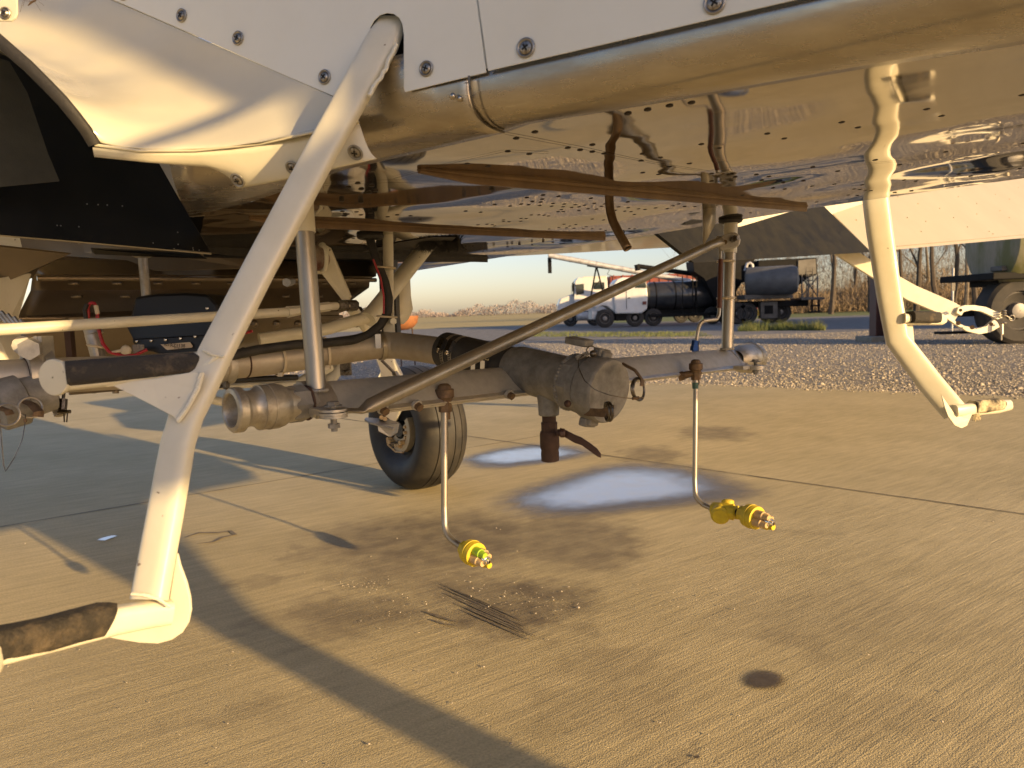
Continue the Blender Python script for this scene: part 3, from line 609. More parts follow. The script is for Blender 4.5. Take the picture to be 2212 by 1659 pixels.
# plumbing: feed pipe along the wing and across to the centre tee
pw = [(-80, 822, 1.50), (100, 812, 1.58), (300, 803, 1.72), (520, 785, 1.92), (600, 777, 1.97), (700, 762, 2.05), (760, 753, 2.10), (810, 747, 2.13), (850, 746, 2.15), (900, 751, 2.10), (960, 760, 2.02), (1000, 767, 1.97)]
pp = polyline([P(*q) for q in pw], 40)
mb = MB(); mb.tube(pp, .0385, 28); fp = build(mb, 'feed_pipe', mat('stained_feed_pipe', (.44, .395, .32), .42, .4, (.32, .27, .20), 7, .0003, 60, rvar=.15), AC)
def bead(u, v, d, ax, R, r, m, par, name='weld_bead'): mb = MB(); mb.torus(P(u, v, d), ax, R, r, 40); return build(mb, name, m, par)
pax = (P(600, 777, 1.97)-P(300, 803, 1.72)).normalized()
bead(58, 815, 1.555, pax, .0385, .0028, RUST, fp); bead(500, 787, 1.905, pax, .0385, .003, RUST, fp); bead(528, 784, 1.925, pax, .0385, .0025, RUST, fp)
pax2 = (P(850, 746, 2.15)-P(700, 762, 2.05)).normalized()
def band(u, v, d, ax, R, w, m, par, name):
    mb = MB(); c = P(u, v, d); mb.lathe(c-Vector(ax)*w/2, ax, [(0, R), (0, R+.002), (w, R+.002), (w, R)], 36); return build(mb, name, m, par)
for u, v, d, x in ((600, 777, 1.97, pax), (703, 761, 2.052, pax2)):
    o = band(u, v, d, x, .0415, .007, TIE, AC, 'cable_tie'); mb = MB(); mb.box(P(u+6, v+32, d-.03), (.006, 0, 0), (0, .006, 0), (0, 0, .005)); build(mb, 'tie_head', TIE, o)
o = band(822, 747, 2.135, pax2, .040, .012, STEEL, AC, 'hose_clamp'); mb = MB(); mb.box(P(818, 737, 2.08), (.008, 0, 0), (0, .008, 0), (0, 0, .020)); build(mb, 'clamp_screw', CHROME, o)
# grooved couplings
mb = MB(); c = P(478, 789, 1.89); mb.lathe(c-pax*.022, pax, [(0, .040), (0, .050), (.018, .050), (.022, .046), (.03, .050), (.044, .050), (.044, .04)], 32); gcp = build(mb, 'pipe_coupling', ALU, AC)
mb = MB(); mb.box(P(482, 826, 1.88), (.012, 0, 0), (0, .012, 0), (0, 0, .014)); mb.cyl(P(470, 830, 1.86), P(492, 838, 1.9), .006, 6); build(mb, 'coupling_bolt', DARKST, gcp)
c = P(82, 812, 1.56); mb = MB(); mb.lathe(c-pax*.022, pax, [(0, .040), (0, .052), (.022, .052), (.022, .046), (.03, .046), (.03, .055), (.048, .055), (.048, .04)], 32); gcp = build(mb, 'pipe_coupling', ALU, AC)
mb = MB(); mb.cyl(P(62, 755, 1.5), P(80, 748, 1.56), .022, 6, ); mb.cyl(P(80, 748, 1.54), P(98, 745, 1.58), .010, 8); mb.box(P(92, 757, 1.55), (.004, 0, 0), (0, .02, 0), (0, 0, .03)); mb.box(P(101, 757, 1.55), (.004, 0, 0), (0, .02, 0), (0, 0, .03)); build(mb, 'coupling_bolt', ALU, gcp)
mb = MB(); mb.cyl(P(38, 746, 1.6), P(70, 744, 1.66), .012, 8); mb.cyl(P(48, 746, 1.6), P(52, 746, 1.62), .02, 12); build(mb, 'stud', ALU, AC)
# rubber hose with clamps, centre tee
HA = P(1319, 846, 1.62); HB = P(975, 760, 2.0); tax = (HA-HB).normalized(); TL = (HA-HB).length
mb = MB(); mb.lathe(HB-tax*.022, tax, [(0, .030), (0, .0500), (.02, .0505), (.03, .050), (.245, .050), (.255, .0505), (.262, .0500), (.262, .03)], 40); hs = build(mb, 'rubber_hose', BLACK, AC)
for q in (.018, .052, .160, .195):
    c = HB+tax*q; mb = MB(); mb.lathe(c-tax*.006, tax, [(0, .047), (0, .0505), (.0125, .0505), (.0125, .047)], 36); o = build(mb, 'hose_clamp', CHROME if q > .1 else STEEL, AC)
    sd = (Vector((-.55, -.62, .45)) if q < .1 else Vector((-.2, -.9, -.1))).normalized(); sd = (sd-tax*sd.dot(tax)).normalized(); mb = MB(); mb.box(c+sd*.056, tax*.008, sd*.006, tax.cross(sd)*.016); mb.cyl(c+sd*.056+tax.cross(sd)*.014, c+sd*.056+tax.cross(sd)*.026, .005, 6)
    build(mb, 'clamp_screw', CHROME, o)
    mb = MB()
    for j in range(16):
        aa = -.9+j*.09; dd = (Vector((-.2, -.95, -.25))-tax*Vector((-.2, -.95, -.25)).dot(tax)).normalized(); ee = tax.cross(dd); w = dd*cos(aa)+ee*sin(aa); mb.box(c+w*.0507, tax*.004, w*.0004, w.cross(tax)*.0012)
    build(mb, 'band_slot', DARKHOLE, o)
tee = MB(); s0 = .215
tee.lathe(HB, tax, [(s0, .040), (s0, .045), (s0+.02, .046), (s0+.03, .052), (s0+.05, .056), (TL-.125, .056), (TL-.118, .060), (TL-.112, .0625), (TL-.104, .060)], 40)
TE = build(tee, 'loading_tee', CAST, AC, smooth=50)
mb = MB(); mb.lathe(HB, tax, [(TL-.104, .050), (TL-.104, .067), (TL-.080, .067), (TL-.078, .062)], 8, 0); mb.lathe(HB, tax, [(TL-.080, .0655), (TL-.060, .0665), (TL-.055, .060), (TL-.03, .060), (TL-.03, .05)], 40); build(mb, 'adapter_collar', CAST, TE, smooth=28)
# weld ripples
mb = MB()
for k in range(46):
    a = 2*pi*k/46; u0 = Vector((0, 0, 1)); u0 = (u0-tax*u0.dot(tax)).normalized(); w0 = tax.cross(u0); mb.sphere(HB+tax*(TL-.109)+(u0*cos(a)+w0*sin(a))*.0615, .0058, 7)
build(mb, 'weld_bead', CAST, TE)
# boom line
BA = P(683, 868, 1.42); BB = P(1570, 778, 2.50); bx = (BB-BA).normalized(); bn = Vector((bx.y, -bx.x, 0))
BL = (BB-BA).length
def bpt(t): return BA+bx*t
def t_at(u):
    lo, hi = -.6, BL+.8
    for _ in range(50):
        m_ = (lo+hi)/2; q = bpt(m_)-CAM; uu = 1106+FPX*q.dot(_R)/q.dot(_F)
        if uu < u: lo = m_
        else: hi = m_
    return lo
sec = []
chord = [(-.050, .000), (-.046, .012), (-.034, .0195), (-.015, .0215), (.008, .017), (.030, .0085), (.040, .0050), (.040, -.0050), (.030, -.0085), (.008, -.017), (-.015, -.0215), (-.034, -.0195), (-.046, -.012)]
tl = rad(-33)
for x, z in chord: sec.append((x*cos(tl)-z*sin(tl), x*sin(tl)+z*cos(tl)))
def boomseg(a, b, name='spray_boom'):
    mb = MB(); mb.rings([[bpt(t)+bn*x+Vector((0, 0, z)) for x, z in sec] for t in np.linspace(a, b, 12)], True); return build(mb, name, BOOM, AC, smooth=30)
tT = t_at(1185); b1 = boomseg(t_at(655), tT-.02); b2 = boomseg(tT+.05, t_at(1612))
def teseg(a, b, par):
    pr_ = [(.036, .0052), (.050, .0052), (.0515, .0046), (.0515, .0016), (.0500, .0012), (.0500, .0002), (.0515, -.0002), (.0515, -.0046), (.050, -.0052), (.036, -.0052)]
    q = [(x*cos(tl)-z*sin(tl), x*sin(tl)+z*cos(tl)) for x, z in pr_]; mb = MB(); mb.rings([[bpt(t)+bn*x+Vector((0, 0, z)) for x, z in q] for t in (a, b)], True); build(mb, 'trailing_strip', TRIM, par, smooth=15)
TRIM = mat('bright_extrusion_edge', (.60, .57, .50), .32, .7, (.48, .45, .39), 30)
teseg(t_at(800), tT-.03, b1); teseg(tT+.06, t_at(1590), b2)
# saddle sleeve where the boom meets the tee, drain boss
tc = HB+tax*(TL*.60)
mb = MB(); q = bpt(tT-.055); mb.rings([[bpt(tT-.10+.055*i)+bn*x*(1+.10*i)+Vector((0, 0, z*(1.0+.20*i)))+ (tc-bpt(tT))*(.10*i) for x, z in sec] for i in range(4)], True); build(mb, 'boom_saddle', CAST, TE, smooth=40)
dr = P(1185, 870, 1.74)
mb = MB(); mb.lathe(Vector((dr.x, dr.y, 0)), (0, 0, 1), [(dr.z+.07, .03), (dr.z+.03, .028), (dr.z-.005, .025), (dr.z-.028, .0245), (dr.z-.030, .022), (dr.z-.030, .01)], 28); build(mb, 'drain_boss', CAST, TE)
mb = MB(); zz = dr.z-.028; mb.lathe((dr.x, dr.y, 0), (0, 0, 1), [(zz, .0165), (zz-.018, .0165), (zz-.018, .019), (zz-.022, .0195)], 24)
mb.lathe((dr.x, dr.y, 0), (0, 0, 1), [(zz-.020, .019), (zz-.042, .019)], 8); mb.lathe((dr.x, dr.y, 0), (0, 0, 1), [(zz-.040, .0215), (zz-.046, .023), (zz-.078, .023), (zz-.084, .0205), (zz-.092, .0215), (zz-.110, .021), (zz-.112, .016), (zz-.100, .012)], 24)
dv = build(mb, 'drain_valve', RUST, AC, smooth=35)
mb = MB(); s1 = P(1203, 934, 1.72); mb.lathe(s1, (1, 0, -.15), [(0, .008), (.012, .009)], 12, 0, True); mb.cyl(s1+Vector((.006, -.012, 0)), s1+Vector((.018, -.012, 0)), .011, 6)
mb.rings([[p+Vector((0, 0, zz2))+Vector((0, yy, 0)) for yy, zz2 in ((-.006, -w), (.006, -w), (.006, w), (-.006, w))] for p, w in ((P(1210, 932, 1.72), .009), (P(1222, 937, 1.715), .009), (P(1240, 947, 1.70), .0095), (P(1256, 953, 1.69), .009), (P(1275, 966, 1.68), .0095), (P(1290, 977, 1.67), .009), (P(1298, 984, 1.67), .005))], True)
build(mb, 'valve_handle', mat('brown_dipped_handle', (.06, .028, .018), .55), dv, smooth=40, bevel=.002)
# dust cap with cam arms and rings
ch = HB+tax*(TL-.055)
mb = MB(); mb.lathe(ch, tax, [(0, .05), (0, .0705), (.006, .0725), (.045, .0725), (.050, .0715), (.053, .069), (.0535, .03), (.0525, .001)], 48)
cap = build(mb, 'dust_cap', CAST, AC, smooth=45)
u0 = Vector((0, 0, 1)); u0 = (u0-tax*u0.dot(tax)).normalized(); w0 = tax.cross(u0)
def onring(a, r, s): return ch+tax*s+(u0*cos(a)+w0*sin(a))*r
def frame(a): r_ = u0*cos(a)+w0*sin(a); return r_, tax.cross(r_)
sgn = 1 if (w0.dot(_R) > 0) else -1
for a, nm in ((sgn*rad(78), 'R'), (sgn*rad(190), 'B'), (sgn*rad(10), 'T')):
    r_, t_ = frame(a)
    mb = MB(); mb.box(onring(a, .072, .014), tax*.016, t_*.016, r_*.012); mb.box(onring(a, .079, .010), tax*.011, t_*.02, r_*.010); build(mb, 'cam_lug', CAST, cap, bevel=.004)
c0 = P(1349, 788, 1.60); c1 = P(1372, 800, 1.57); c2 = P(1388, 822, 1.55); c3 = P(1386, 834, 1.55)
mb = MB(); mb.tube([c0, c1, c2, c3], [.010, .010, .010, .010], 8, flat=(.35, 1.0), up=(.6, 0, .7)); arm = build(mb, 'cam_arm', BRONZE, cap, smooth=50)
mb = MB(); mb.torus(P(1380, 841, 1.55), (.78, -.62, .1), .023, .0028); mb.torus(P(1378, 840, 1.556), (.70, -.70, .1), .023, .0022); build(mb, 'pull_ring', DARKST, cap)
b0 = P(1243, 881, 1.66); b1_ = P(1268, 890, 1.60); b2_ = P(1300, 892, 1.55); b3 = P(1326, 887, 1.53); b4 = P(1326, 876, 1.53)
mb = MB(); mb.rings([[p+Vector((0, 0, s_*w))+Vector((0, q_*.004, 0)) for s_, q_ in ((-1, -1), (1, -1), (1, 1), (-1, 1))] for p, w in ((b0, .009), (b1_, .0085), (b2_, .0085), (b3, .011), (b4+Vector((0, 0, .001)), .003))], True); build(mb, 'cam_arm', BRONZE, cap, smooth=50, bevel=.001)
mb = MB(); mb.torus(P(1316, 889, 1.525), (1, .25, 0), .019, .0028); mb.torus(P(1311, 889, 1.53), (1, .15, 0), .019, .0024); build(mb, 'pull_ring', DARKST, cap)
mb = MB(); mb.torus(P(1278, 760, 1.62), (.3, -1, .2), .0125, .0014); mb.sphere(P(1281, 764, 1.62), .008, 10); mb.box(P(1258, 768, 1.63), (.014, 0, .006), (0, .004, 0), (-.002, 0, .004)); build(mb, 'retaining_clip', DARKST, cap)
mb = MB(); mb.tube(polyline([P(*q) for q in ((1262, 766, 1.62), (1249, 776, 1.60), (1250, 795, 1.56), (1262, 822, 1.53), (1285, 842, 1.52), (1315, 853, 1.515), (1345, 859, 1.52), (1366, 861, 1.53), (1390, 858, 1.54))], 30), .0011, 6); cw = build(mb, 'lanyard_wire', DARKST, cap)
mb = MB(); mb.cyl(P(1366, 861, 1.53), P(1380, 859, 1.535), .0032, 8); build(mb, 'ferrule', BRONZE, cw)
mb = MB(); mb.box(P(1251, 738, 1.66), tax*.03, w0*.016, u0*.008); build(mb, 'tee_lug', CAST, TE, bevel=.003)
mb = MB(); mb.sphere(P(1226, 872, 1.60), .008, 10); build(mb, 'set_screw', RUST, TE)

# boom ends
mb = MB(); e0 = bpt(t_at(500)); 
Lc = (bpt(t_at(650))-e0).length
k_ = Lc/.17
mb.lathe(e0, bx, [(.030*k_, .001), (.030*k_, .022), (.006*k_, .0275), (0, .029), (-.003*k_, .031), (-.001*k_, .038), (.003*k_, .0405), (.020*k_, .0405), (.0215*k_, .0385), (.030*k_, .0335), (.038*k_, .0322), (.046*k_, .0325), (.054*k_, .0350), (.061*k_, .0395), (.0615*k_, .0412), (.083*k_, .0405), (.0832*k_, .0420), (.106*k_, .0415), (.120*k_, .0385), (.128*k_, .0345), (.165*k_, .031), (.175*k_, .02)], 48)
cpl = build(mb, 'boom_coupling', WORN, AC, smooth=22)
mb = MB(); e1 = bpt(t_at(620)); mb.lathe(e1, bx, [(0, .031), (.004, .035), (.03, .035), (.045, .030), (.055, .025)], 8); mb.cyl(bpt(t_at(648)), bpt(t_at(672)), .026, 16, 0); build(mb, 'coupling_hex', CAST, cpl, smooth=25)
e2 = bpt(t_at(1600)); mb = MB(); mb.lathe(e2, bx, [(-.035, .030), (-.02, .040), (0, .048), (.045, .052), (.060, .052), (.062, .0545), (.067, .0545), (.069, .051), (.080, .050), (.100, .049), (.104, .045), (.104, .01)], 40); build(mb, 'boom_coupling', WORN, AC, smooth=38)
# vertical boom posts
def post(u0_, v0, u1, v1, d, r, name='boom_post', collar=None, d1=None):
    a = P(u1, v1, d); b = P(u0_, v0, d1 or d); mb = MB(); mb.tube([a, b], r, 32); o = build(mb, name, STEEL, AC)
    if collar:
        c = a.lerp(b, collar[0]); mb = MB(); mb.lathe(c, (b-a), [(0, r), (0, r*1.16), (collar[1], r*1.16)], 32); build(mb, 'post_collar', CREAM, o)
    mb = MB()
    for k in range(34):
        q = 2*pi*k/34; mb.sphere(a+Vector((cos(q)*r*1.03, sin(q)*r*1.03, .003)), .0042, 6)
    build(mb, 'weld_bead', ALU, o); return o
post(648, 372, 684, 846, 1.42, .0182, collar=(.725, .16))
post(1579, 470, 1571, 755, 2.50, .0195, collar=(.735, .14), d1=2.48)
# clamp saddles round the boom at the posts
def saddle(u, w=.055):
    t = t_at(u); mb = MB(); ss = [(x*1.07, z*1.12) for x, z in sec]
    mb.rings([[bpt(tt)+bn*x+Vector((0, 0, z)) for x, z in ss] for tt in (t-w/2, t-w/4, t+w/4, t+w/2)], True); return build(mb, 'boom_clamp', ALU, AC, smooth=30, bevel=.001)
def bolt(par, c, r=.006, z0=.018, z1=-.03, name='clamp_bolt'):
    mb = MB(); mb.lathe(c+Vector((0, 0, z0-.007)), (0, 0, 1), [(0, r*1.3), (.001, r*1.35), (.007, r*1.3)], 6, 0, True); mb.cyl(c+Vector((0, 0, z0-.008)), c+Vector((0, 0, z0-.006)), r*1.9, 20)
    mb.cyl(c+Vector((0, 0, z1+.006)), c+Vector((0, 0, z1+.014)), r*1.3, 6); mb.cyl(c+Vector((0, 0, z1)), c+Vector((0, 0, z0-.006)), r*.7, 12); return build(mb, name, CAST, par, smooth=30)
cl = saddle(690)
c = P(720, 892, 1.32); mb = MB()
for z in (.004, .009, .015): mb.lathe(c+Vector((0, 0, z-.012)), (0, 0, 1), [(0, .026-.2*abs(z-.009)), (.0045, .026-.2*abs(z-.009))], 28, 0, True)
mb.box(c+Vector((-.02, .035, -.001)), bx*.02, bn*.03, (0, 0, .006)); build(mb, 'clamp_ear', ALU, cl, smooth=30); bolt(cl, c, .0085, .020, -.033)
mb = MB(); mb.torus(bpt(t_at(662)), bx, .031, .003); build(mb, 'gasket', RUST, cl)
cl = saddle(1590, .05); c = P(1632, 792, 2.44); mb = MB(); mb.lathe(c-Vector((0, 0, .008)), (0, 0, 1), [(0, .030), (.012, .030)], 28, 0, True); mb.box(c+Vector((-.04, -.01, 0)), bx*.04, bn*.018, (0, 0, .006)); build(mb, 'clamp_ear', ALU, cl, smooth=30); bolt(cl, c, .0085, .024, -.026)
# diagonal brace with flattened ends
a = P(722, 884, 1.33); b = P(800, 876, 1.365); b0_ = P(778, 888, 1.355); c = P(1535, 530, 2.40); e = P(1566, 515, 2.42)
mb = MB(); d = (c-b); N_ = 10; pts = [a, b0_, b, b.lerp(c, .03)]+[b.lerp(c, .03+.94*i/N_) for i in range(1, N_+1)]+[e, P(1590, 517, 2.42)]
def brace():
    rg = []; n = 24
    prof = [(a, .001, .020, 0), (a.lerp(b0_, .5), .0045, .024, 0), (b0_, .005, .020, 0), (b0_.lerp(b, .5), .009, .017, .3), (b, .0135, .0155, 1)]+[(b.lerp(c, t), .0148, .0148, 1) for t in np.linspace(.03, .97, 14)]+[(c, .0146, .0148, 1), (P(1550, 524, 2.41), .013, .015, 1), (P(1560, 519, 2.42), .007, .016, 1)]
    for i, (p, ha, hb, _) in enumerate(prof):
        q0 = prof[max(0, i-1)][0]; q1 = prof[min(len(prof)-1, i+1)][0]; t = (q1-q0).normalized()
        if i < 6: A_ = Vector((0, 0, 1)); 
        elif i > len(prof)-6: A_ = Vector((-.45, -.89, 0))
        else: A_ = Vector((0, 0, 1))
        if i > len(prof)-6: A_ = Vector((-.3, -.95, 0))
        A_ = (A_-t*A_.dot(t)).normalized(); B_ = t.cross(A_)
        rg.append([p+A_*cos(2*pi*k/n)*ha+B_*sin(2*pi*k/n)*hb for k in range(n)])
    # avoid a twist where the flat turns
    return rg
rg = brace(); 
mid = len(rg)-5
k_off = min(range(24), key=lambda s: sum((rg[mid-1][k]-rg[mid][(k+s) % 24]).length for k in range(24)))
rg = rg[:mid]+[r[k_off:]+r[:k_off] for r in rg[mid:]]
mb = MB(); mb.rings(rg, True); br = build(mb, 'diagonal_brace', STEEL, AC, smooth=60)
solidpoly('brace_bracket', [(1554, 516, 2.43), (1562, 508, 2.43), (1580, 502, 2.43), (1590, 502, 2.43), (1597, 508, 2.43), (1600, 518, 2.43), (1597, 530, 2.43), (1588, 535, 2.43), (1570, 539, 2.43), (1558, 542, 2.43), (1552, 534, 2.43)], (.2, 1, 0), .010, ALU, br, .003)
mb = MB(); c = P(1587, 515, 2.405); mb.cyl(c+Vector((0, .03, 0)), c, .011, 6); mb.cyl(c, c+Vector((.008, -.012, 0)), .0075, 12); build(mb, 'brace_bolt', DARKST, br)
mb = MB(); c = P(1566, 523, 2.424); mb.cyl(c+Vector((0, .02, 0)), c, .008, 16); build(mb, 'brace_rivet', BRONZE, br)
# plugs along the boom
for u, v, d in ((1067, 847, 0), (1142, 840, 0), (1475, 801, 0), (1582, 788, 0), (868, 871, 0), (795, 883, 0)):
    par = b1 if u < 1185 else b2; t = t_at(u); c0 = bpt(t)+bn*.050+Vector((0, 0, -.022)); ax = (bn+Vector((0, 0, -.5))).normalized()
    mb = MB(); mb.cyl(c0-ax*.004, c0+ax*.003, .012, 8, 0); mb.cyl(c0+ax*.002, c0+ax*.013, .0090, 6, 1); build(mb, 'boom_plug', [BOOM, BRONZE], par, smooth=30)
mb = MB(); c = P(1178, 837, 1.72); mb.box(c, bx*.012, bn*.004, (0, 0, .014)); build(mb, 'boom_tab', ALU, b1, bevel=.001)

# drop pipes with nozzles
def drop(u_cap, v_cap, d, pts, elbow, rt=.0072):
    C = P(u_cap, v_cap, d); z = C.z
    mb = MB(); mb.tube(polyline([P(*q) for q in pts], 40), rt, 16); o = build(mb, 'drop_pipe', STEEL, AC)
    mb = MB(); mb.lathe((C.x, C.y, 0), (0, 0, 1), [(z+.010, .001), (z+.009, .009), (z+.005, .0135), (z-.002, .0155), (z-.002, .019), (z-.004, .0205), (z-.020, .0205), (z-.024, .016), (z-.030, .0145)], 28)
    mb.lathe((C.x, C.y, 0), (0, 0, 1), [(z-.029, .0145), (z-.052, .0145), (z-.053, .011)], 6); mb.lathe((C.x, C.y, 0), (0, 0, 1), [(z-.053, .0105), (z-.068, .0105), (z-.069, .0075)], 8)
    f = build(mb, 'check_valve', BRONZE, o, smooth=32)
    mb = MB(); q = Vector((C.x, C.y, z-.030)); mb.tube([q, q+Vector(elbow)*.4+Vector((0, 0, 0)), q+Vector(elbow)], [.0095, .0105, .0115], 14); mb.cyl(q+Vector(elbow)*.85, q+Vector(elbow)*1.25, .0135, 8); build(mb, 'elbow', BRONZE, f)
    return o
def cpnozzle(o, a, ax, s=1.0, lime=True):
    ax = Vector(ax).normalized(); u = Vector((0, 0, 1)); u = (u-ax*u.dot(ax)).normalized(); w = ax.cross(u)
    mb = MB(); mb.lathe(a, ax, [(0, .012*s), (0, .0165*s), (.016*s, .017*s), (.018*s, .018*s)], 8, 0, True)
    mb.lathe(a, ax, [(.014*s, .018*s), (.018*s, .0245*s), (.030*s, .026*s), (.031*s, .0245*s), (.033*s, .0245*s), (.034*s, .0255*s), (.044*s, .0245*s), (.045*s, .0215*s), (.045*s, .01*s)], 32)
    nb = build(mb, 'nozzle_body', YEL, o, smooth=35)
    for k, (ang, m, hh) in enumerate(((20, LIME if lime else GOLD, .078), (118, GOLD, .078), (-70, GOLD, .074), (-160, YEL, .084))):
        q = rad(ang); r_ = u*cos(q)+w*sin(q)*1; t_ = ax.cross(r_); mb = MB()
        ring = lambda h, k1: [a+ax*h+r_*(.0105*s+cos(x)*.0095*s*k1)+t_*(sin(x)*.0098*s*k1) for x in [2*pi*j/14 for j in range(14)]]
        mb.rings([ring(.040*s, 1), ring(hh*s*.82, 1), ring(hh*s*.84, .8), ring(hh*s, .62)], True); build(mb, 'orifice_block', m, nb, smooth=30)
        mb = MB(); mb.sphere(a+ax*(hh*.93*s)+r_*.0125*s, .0035*s, 8); build(mb, 'orifice', DARKHOLE, nb)
    mb = MB(); mb.lathe(a, ax, [(.068*s, .008*s), (.078*s, .0095*s), (.080*s, .0095*s), (.0805*s, .006*s), (.086*s, .0055*s), (.0865*s, .003*s), (.088*s, .0028*s)], 16); build(mb, 'nozzle_stem', CHROME, nb)
    return nb
d1 = drop(960, 838, 1.60, ((960, 860, 1.60), (960, 1000, 1.60), (960, 1100, 1.60), (961, 1140, 1.59), (965, 1152, 1.585), (974, 1165, 1.575), (990, 1177, 1.56), (1008, 1188, 1.545)), (-.038, .012, .006))
cpnozzle(d1, P(1002, 1184, 1.55), P(1050, 1210, 1.49)-P(1002, 1184, 1.55), 1.02)
d2 = drop(1503, 783, 2.22, ((1503, 800, 2.22), (1502, 950, 2.22), (1501, 1040, 2.22), (1502, 1068, 2.21), (1508, 1080, 2.20), (1520, 1091, 2.19), (1548, 1103, 2.16)), (-.040, .010, -.010), .0075)
mb = MB(); c = P(1502, 832, 2.22); mb.cyl(c+Vector((0, 0, .008)), c-Vector((0, 0, .010)), .0095, 12); build(mb, 'thread_seal', mat('green_corroded_thread', (.05, .12, .10), .6), d2)
# yellow check body on the right drop
c = P(1563, 1104, 2.15); ax = (P(1600, 1108, 2.11)-P(1541, 1100, 2.18)).normalized()
mb = MB(); mb.lathe(P(1541, 1100, 2.17), ax, [(0, .012), (0, .021), (.02, .023), (.05, .024), (.075, .017), (.078, .012)], 8, 0, True); mb.lathe(P(1556, 1112, 2.13), (-.35, -.9, -.2), [(-.02, .026), (.006, .027), (.012, .020), (.0125, .001)], 24, 0, True); mb.lathe(P(1572, 1098, 2.15), (.1, .3, 1), [(-.01, .017), (.022, .018), (.026, .012), (.0265, .001)], 24, 0, True)
mb.lathe(P(1582, 1106, 2.13), (.9, -.5, .0), [(-.012, .022), (.004, .0235), (.006, .019), (.016, .02)], 24, 0, True)
yb = build(mb, 'diaphragm_valve', YEL, d2, smooth=35)
mb = MB(); mb.cyl(P(1592, 1107, 2.11), P(1606, 1110, 2.09), .011, 14); build(mb, 'thread_nipple', BLACKP, d2)
cpnozzle(d2, P(1601, 1108, 2.10), P(1650, 1124, 2.03)-P(1601, 1108, 2.10), 1.32, False)

# hydraulic line down the right post
mb = MB(); mb.tube(polyline([P(*q) for q in ((1551, 510, 2.46), (1556, 540, 2.46), (1556, 560, 2.46), (1554, 665, 2.46), (1553, 680, 2.455), (1548, 690, 2.45), (1535, 691, 2.44), (1520, 693, 2.43), (1512, 700, 2.43), (1508, 712, 2.43), (1504, 738, 2.43))], 60), .0062, 12); hl = build(mb, 'pressure_line', ALU, AC)
mb = MB(); mb.tube([P(1557, 560, 2.45), P(1554, 665, 2.45)], .0085, 12); build(mb, 'line_sleeve', MARO, hl)
mb = MB(); mb.cyl(P(1503, 736, 2.43), P(1501, 748, 2.43), .0125, 6); mb.cyl(P(1501, 748, 2.43), P(1500, 758, 2.43), .015, 6); mb.cyl(P(1500, 757, 2.43), P(1499, 764, 2.43), .008, 12); build(mb, 'line_fitting', BLUEF, hl, smooth=30)
mb = MB(); mb.cyl(P(1499, 763, 2.43), P(1498, 770, 2.43), .013, 6); mb.cyl(P(1498, 768, 2.43), P(1496, 782, 2.42), .019, 20, 0, .024); build(mb, 'boom_fitting', ALU, b2, smooth=30)
for v in (564, 644): 
    mb = MB(); mb.torus(P(1568, v, 2.47), (0, 0, 1), .027, .004, 30); o = build(mb, 'cable_tie', TIE, AC); o.scale = (1, 1, 1)
# grommet
for u, v, d, R in ((1578, 476, 2.48, .040), ): mb = MB(); mb.torus(P(u, v, d), (0, 0, 1), R*.75, .010, 30); build(mb, 'grommet', BLACK, AC)
# small drain tube and slant cut vent tube
mb = MB(); pts = polyline([P(*q) for q in ((1316, 405, 1.72), (1316, 430, 1.72), (1318, 455, 1.72), (1324, 478, 1.71), (1335, 500, 1.70), (1356, 537, 1.68))], 24); mb.tube(pts, .0098, 18, False); dt = build(mb, 'drain_tube', mat('brown_drain_tube', (.30, .22, .15), .32, .8, (.18, .12, .07), 20), AC, solid=.0012)
vt = MB(); c = P(1532, 445, 2.15); n = 28; r = .0185; ring = lambda zf: [Vector((c.x+cos(2*pi*k/n)*r, c.y+sin(2*pi*k/n)*r, zf(k))) for k in range(n)]
zb = P(1532, 528, 2.15).z; vt.rings([ring(lambda k: c.z+.05), ring(lambda k: zb+.035+.034*cos(2*pi*k/n-rad(0)))], False); build(vt, 'vent_tube', STEEL, AC, smooth=60, solid=.0015)

# cream tubes of the undercarriage bay and hoses
def tb(name, pts, r, m=CREAM, par=AC, n=16, flat=None): mb = MB(); mb.tube(polyline([P(*q) for q in pts], max(2, len(pts)*6)) if len(pts) > 2 else [P(*q) for q in pts], r, n, flat=flat); return build(mb, name, m, par)
vb = tb('boom_hanger_tube', ((838, 500, 2.16), (839, 600, 2.16), (840, 690, 2.16)), .0155)
mb = MB(); mb.box(P(840, 698, 2.15), (.016, 0, 0), (0, .004, 0), (0, 0, .035)); mb.cyl(P(847, 693, 2.14), P(850, 694, 2.10), .010, 6); build(mb, 'hanger_bolt', CREAM, vb)
tb('gear_brace', ((930, 520, 2.75), (795, 690, 2.45), ), .029)
tb('gear_brace', ((805, 682, 2.47), (700, 712, 2.40), (560, 733, 2.3)), .020)
mb = MB()
for k in range(420):
    a_ = random.uniform(0, 6.28); q = random.random(); p = B(960-q*20+cos(a_)*36, 522+sin(a_)*4)
    mb.add([p+Vector((-.003, 0, 0)), p+Vector((.003, 0, 0)), p+Vector((random.uniform(-.03, .03), random.uniform(-.02, .02), -random.uniform(.01, .04)))], [(0, 1, 2)])
mb.add([B(u, v, -.003) for u, v in ((780, 545), (860, 524), (935, 512), (985, 512), (970, 528), (930, 545), (890, 540), (830, 540))], [tuple(range(8))]); build(mb, 'brush_seal', BLACK, AC, smooth=0)
bh = tb('black_hose', ((798, 512, 2.12), (806, 540, 2.12), (818, 575, 2.12), (832, 610, 2.12), (840, 645, 2.12), (838, 675, 2.12), (822, 702, 2.12), (795, 724, 2.10), (760, 735, 2.06), (700, 741, 2.0), (640, 744, 1.95), (560, 755, 1.9), (500, 768, 1.85)), .0125, BLACK)
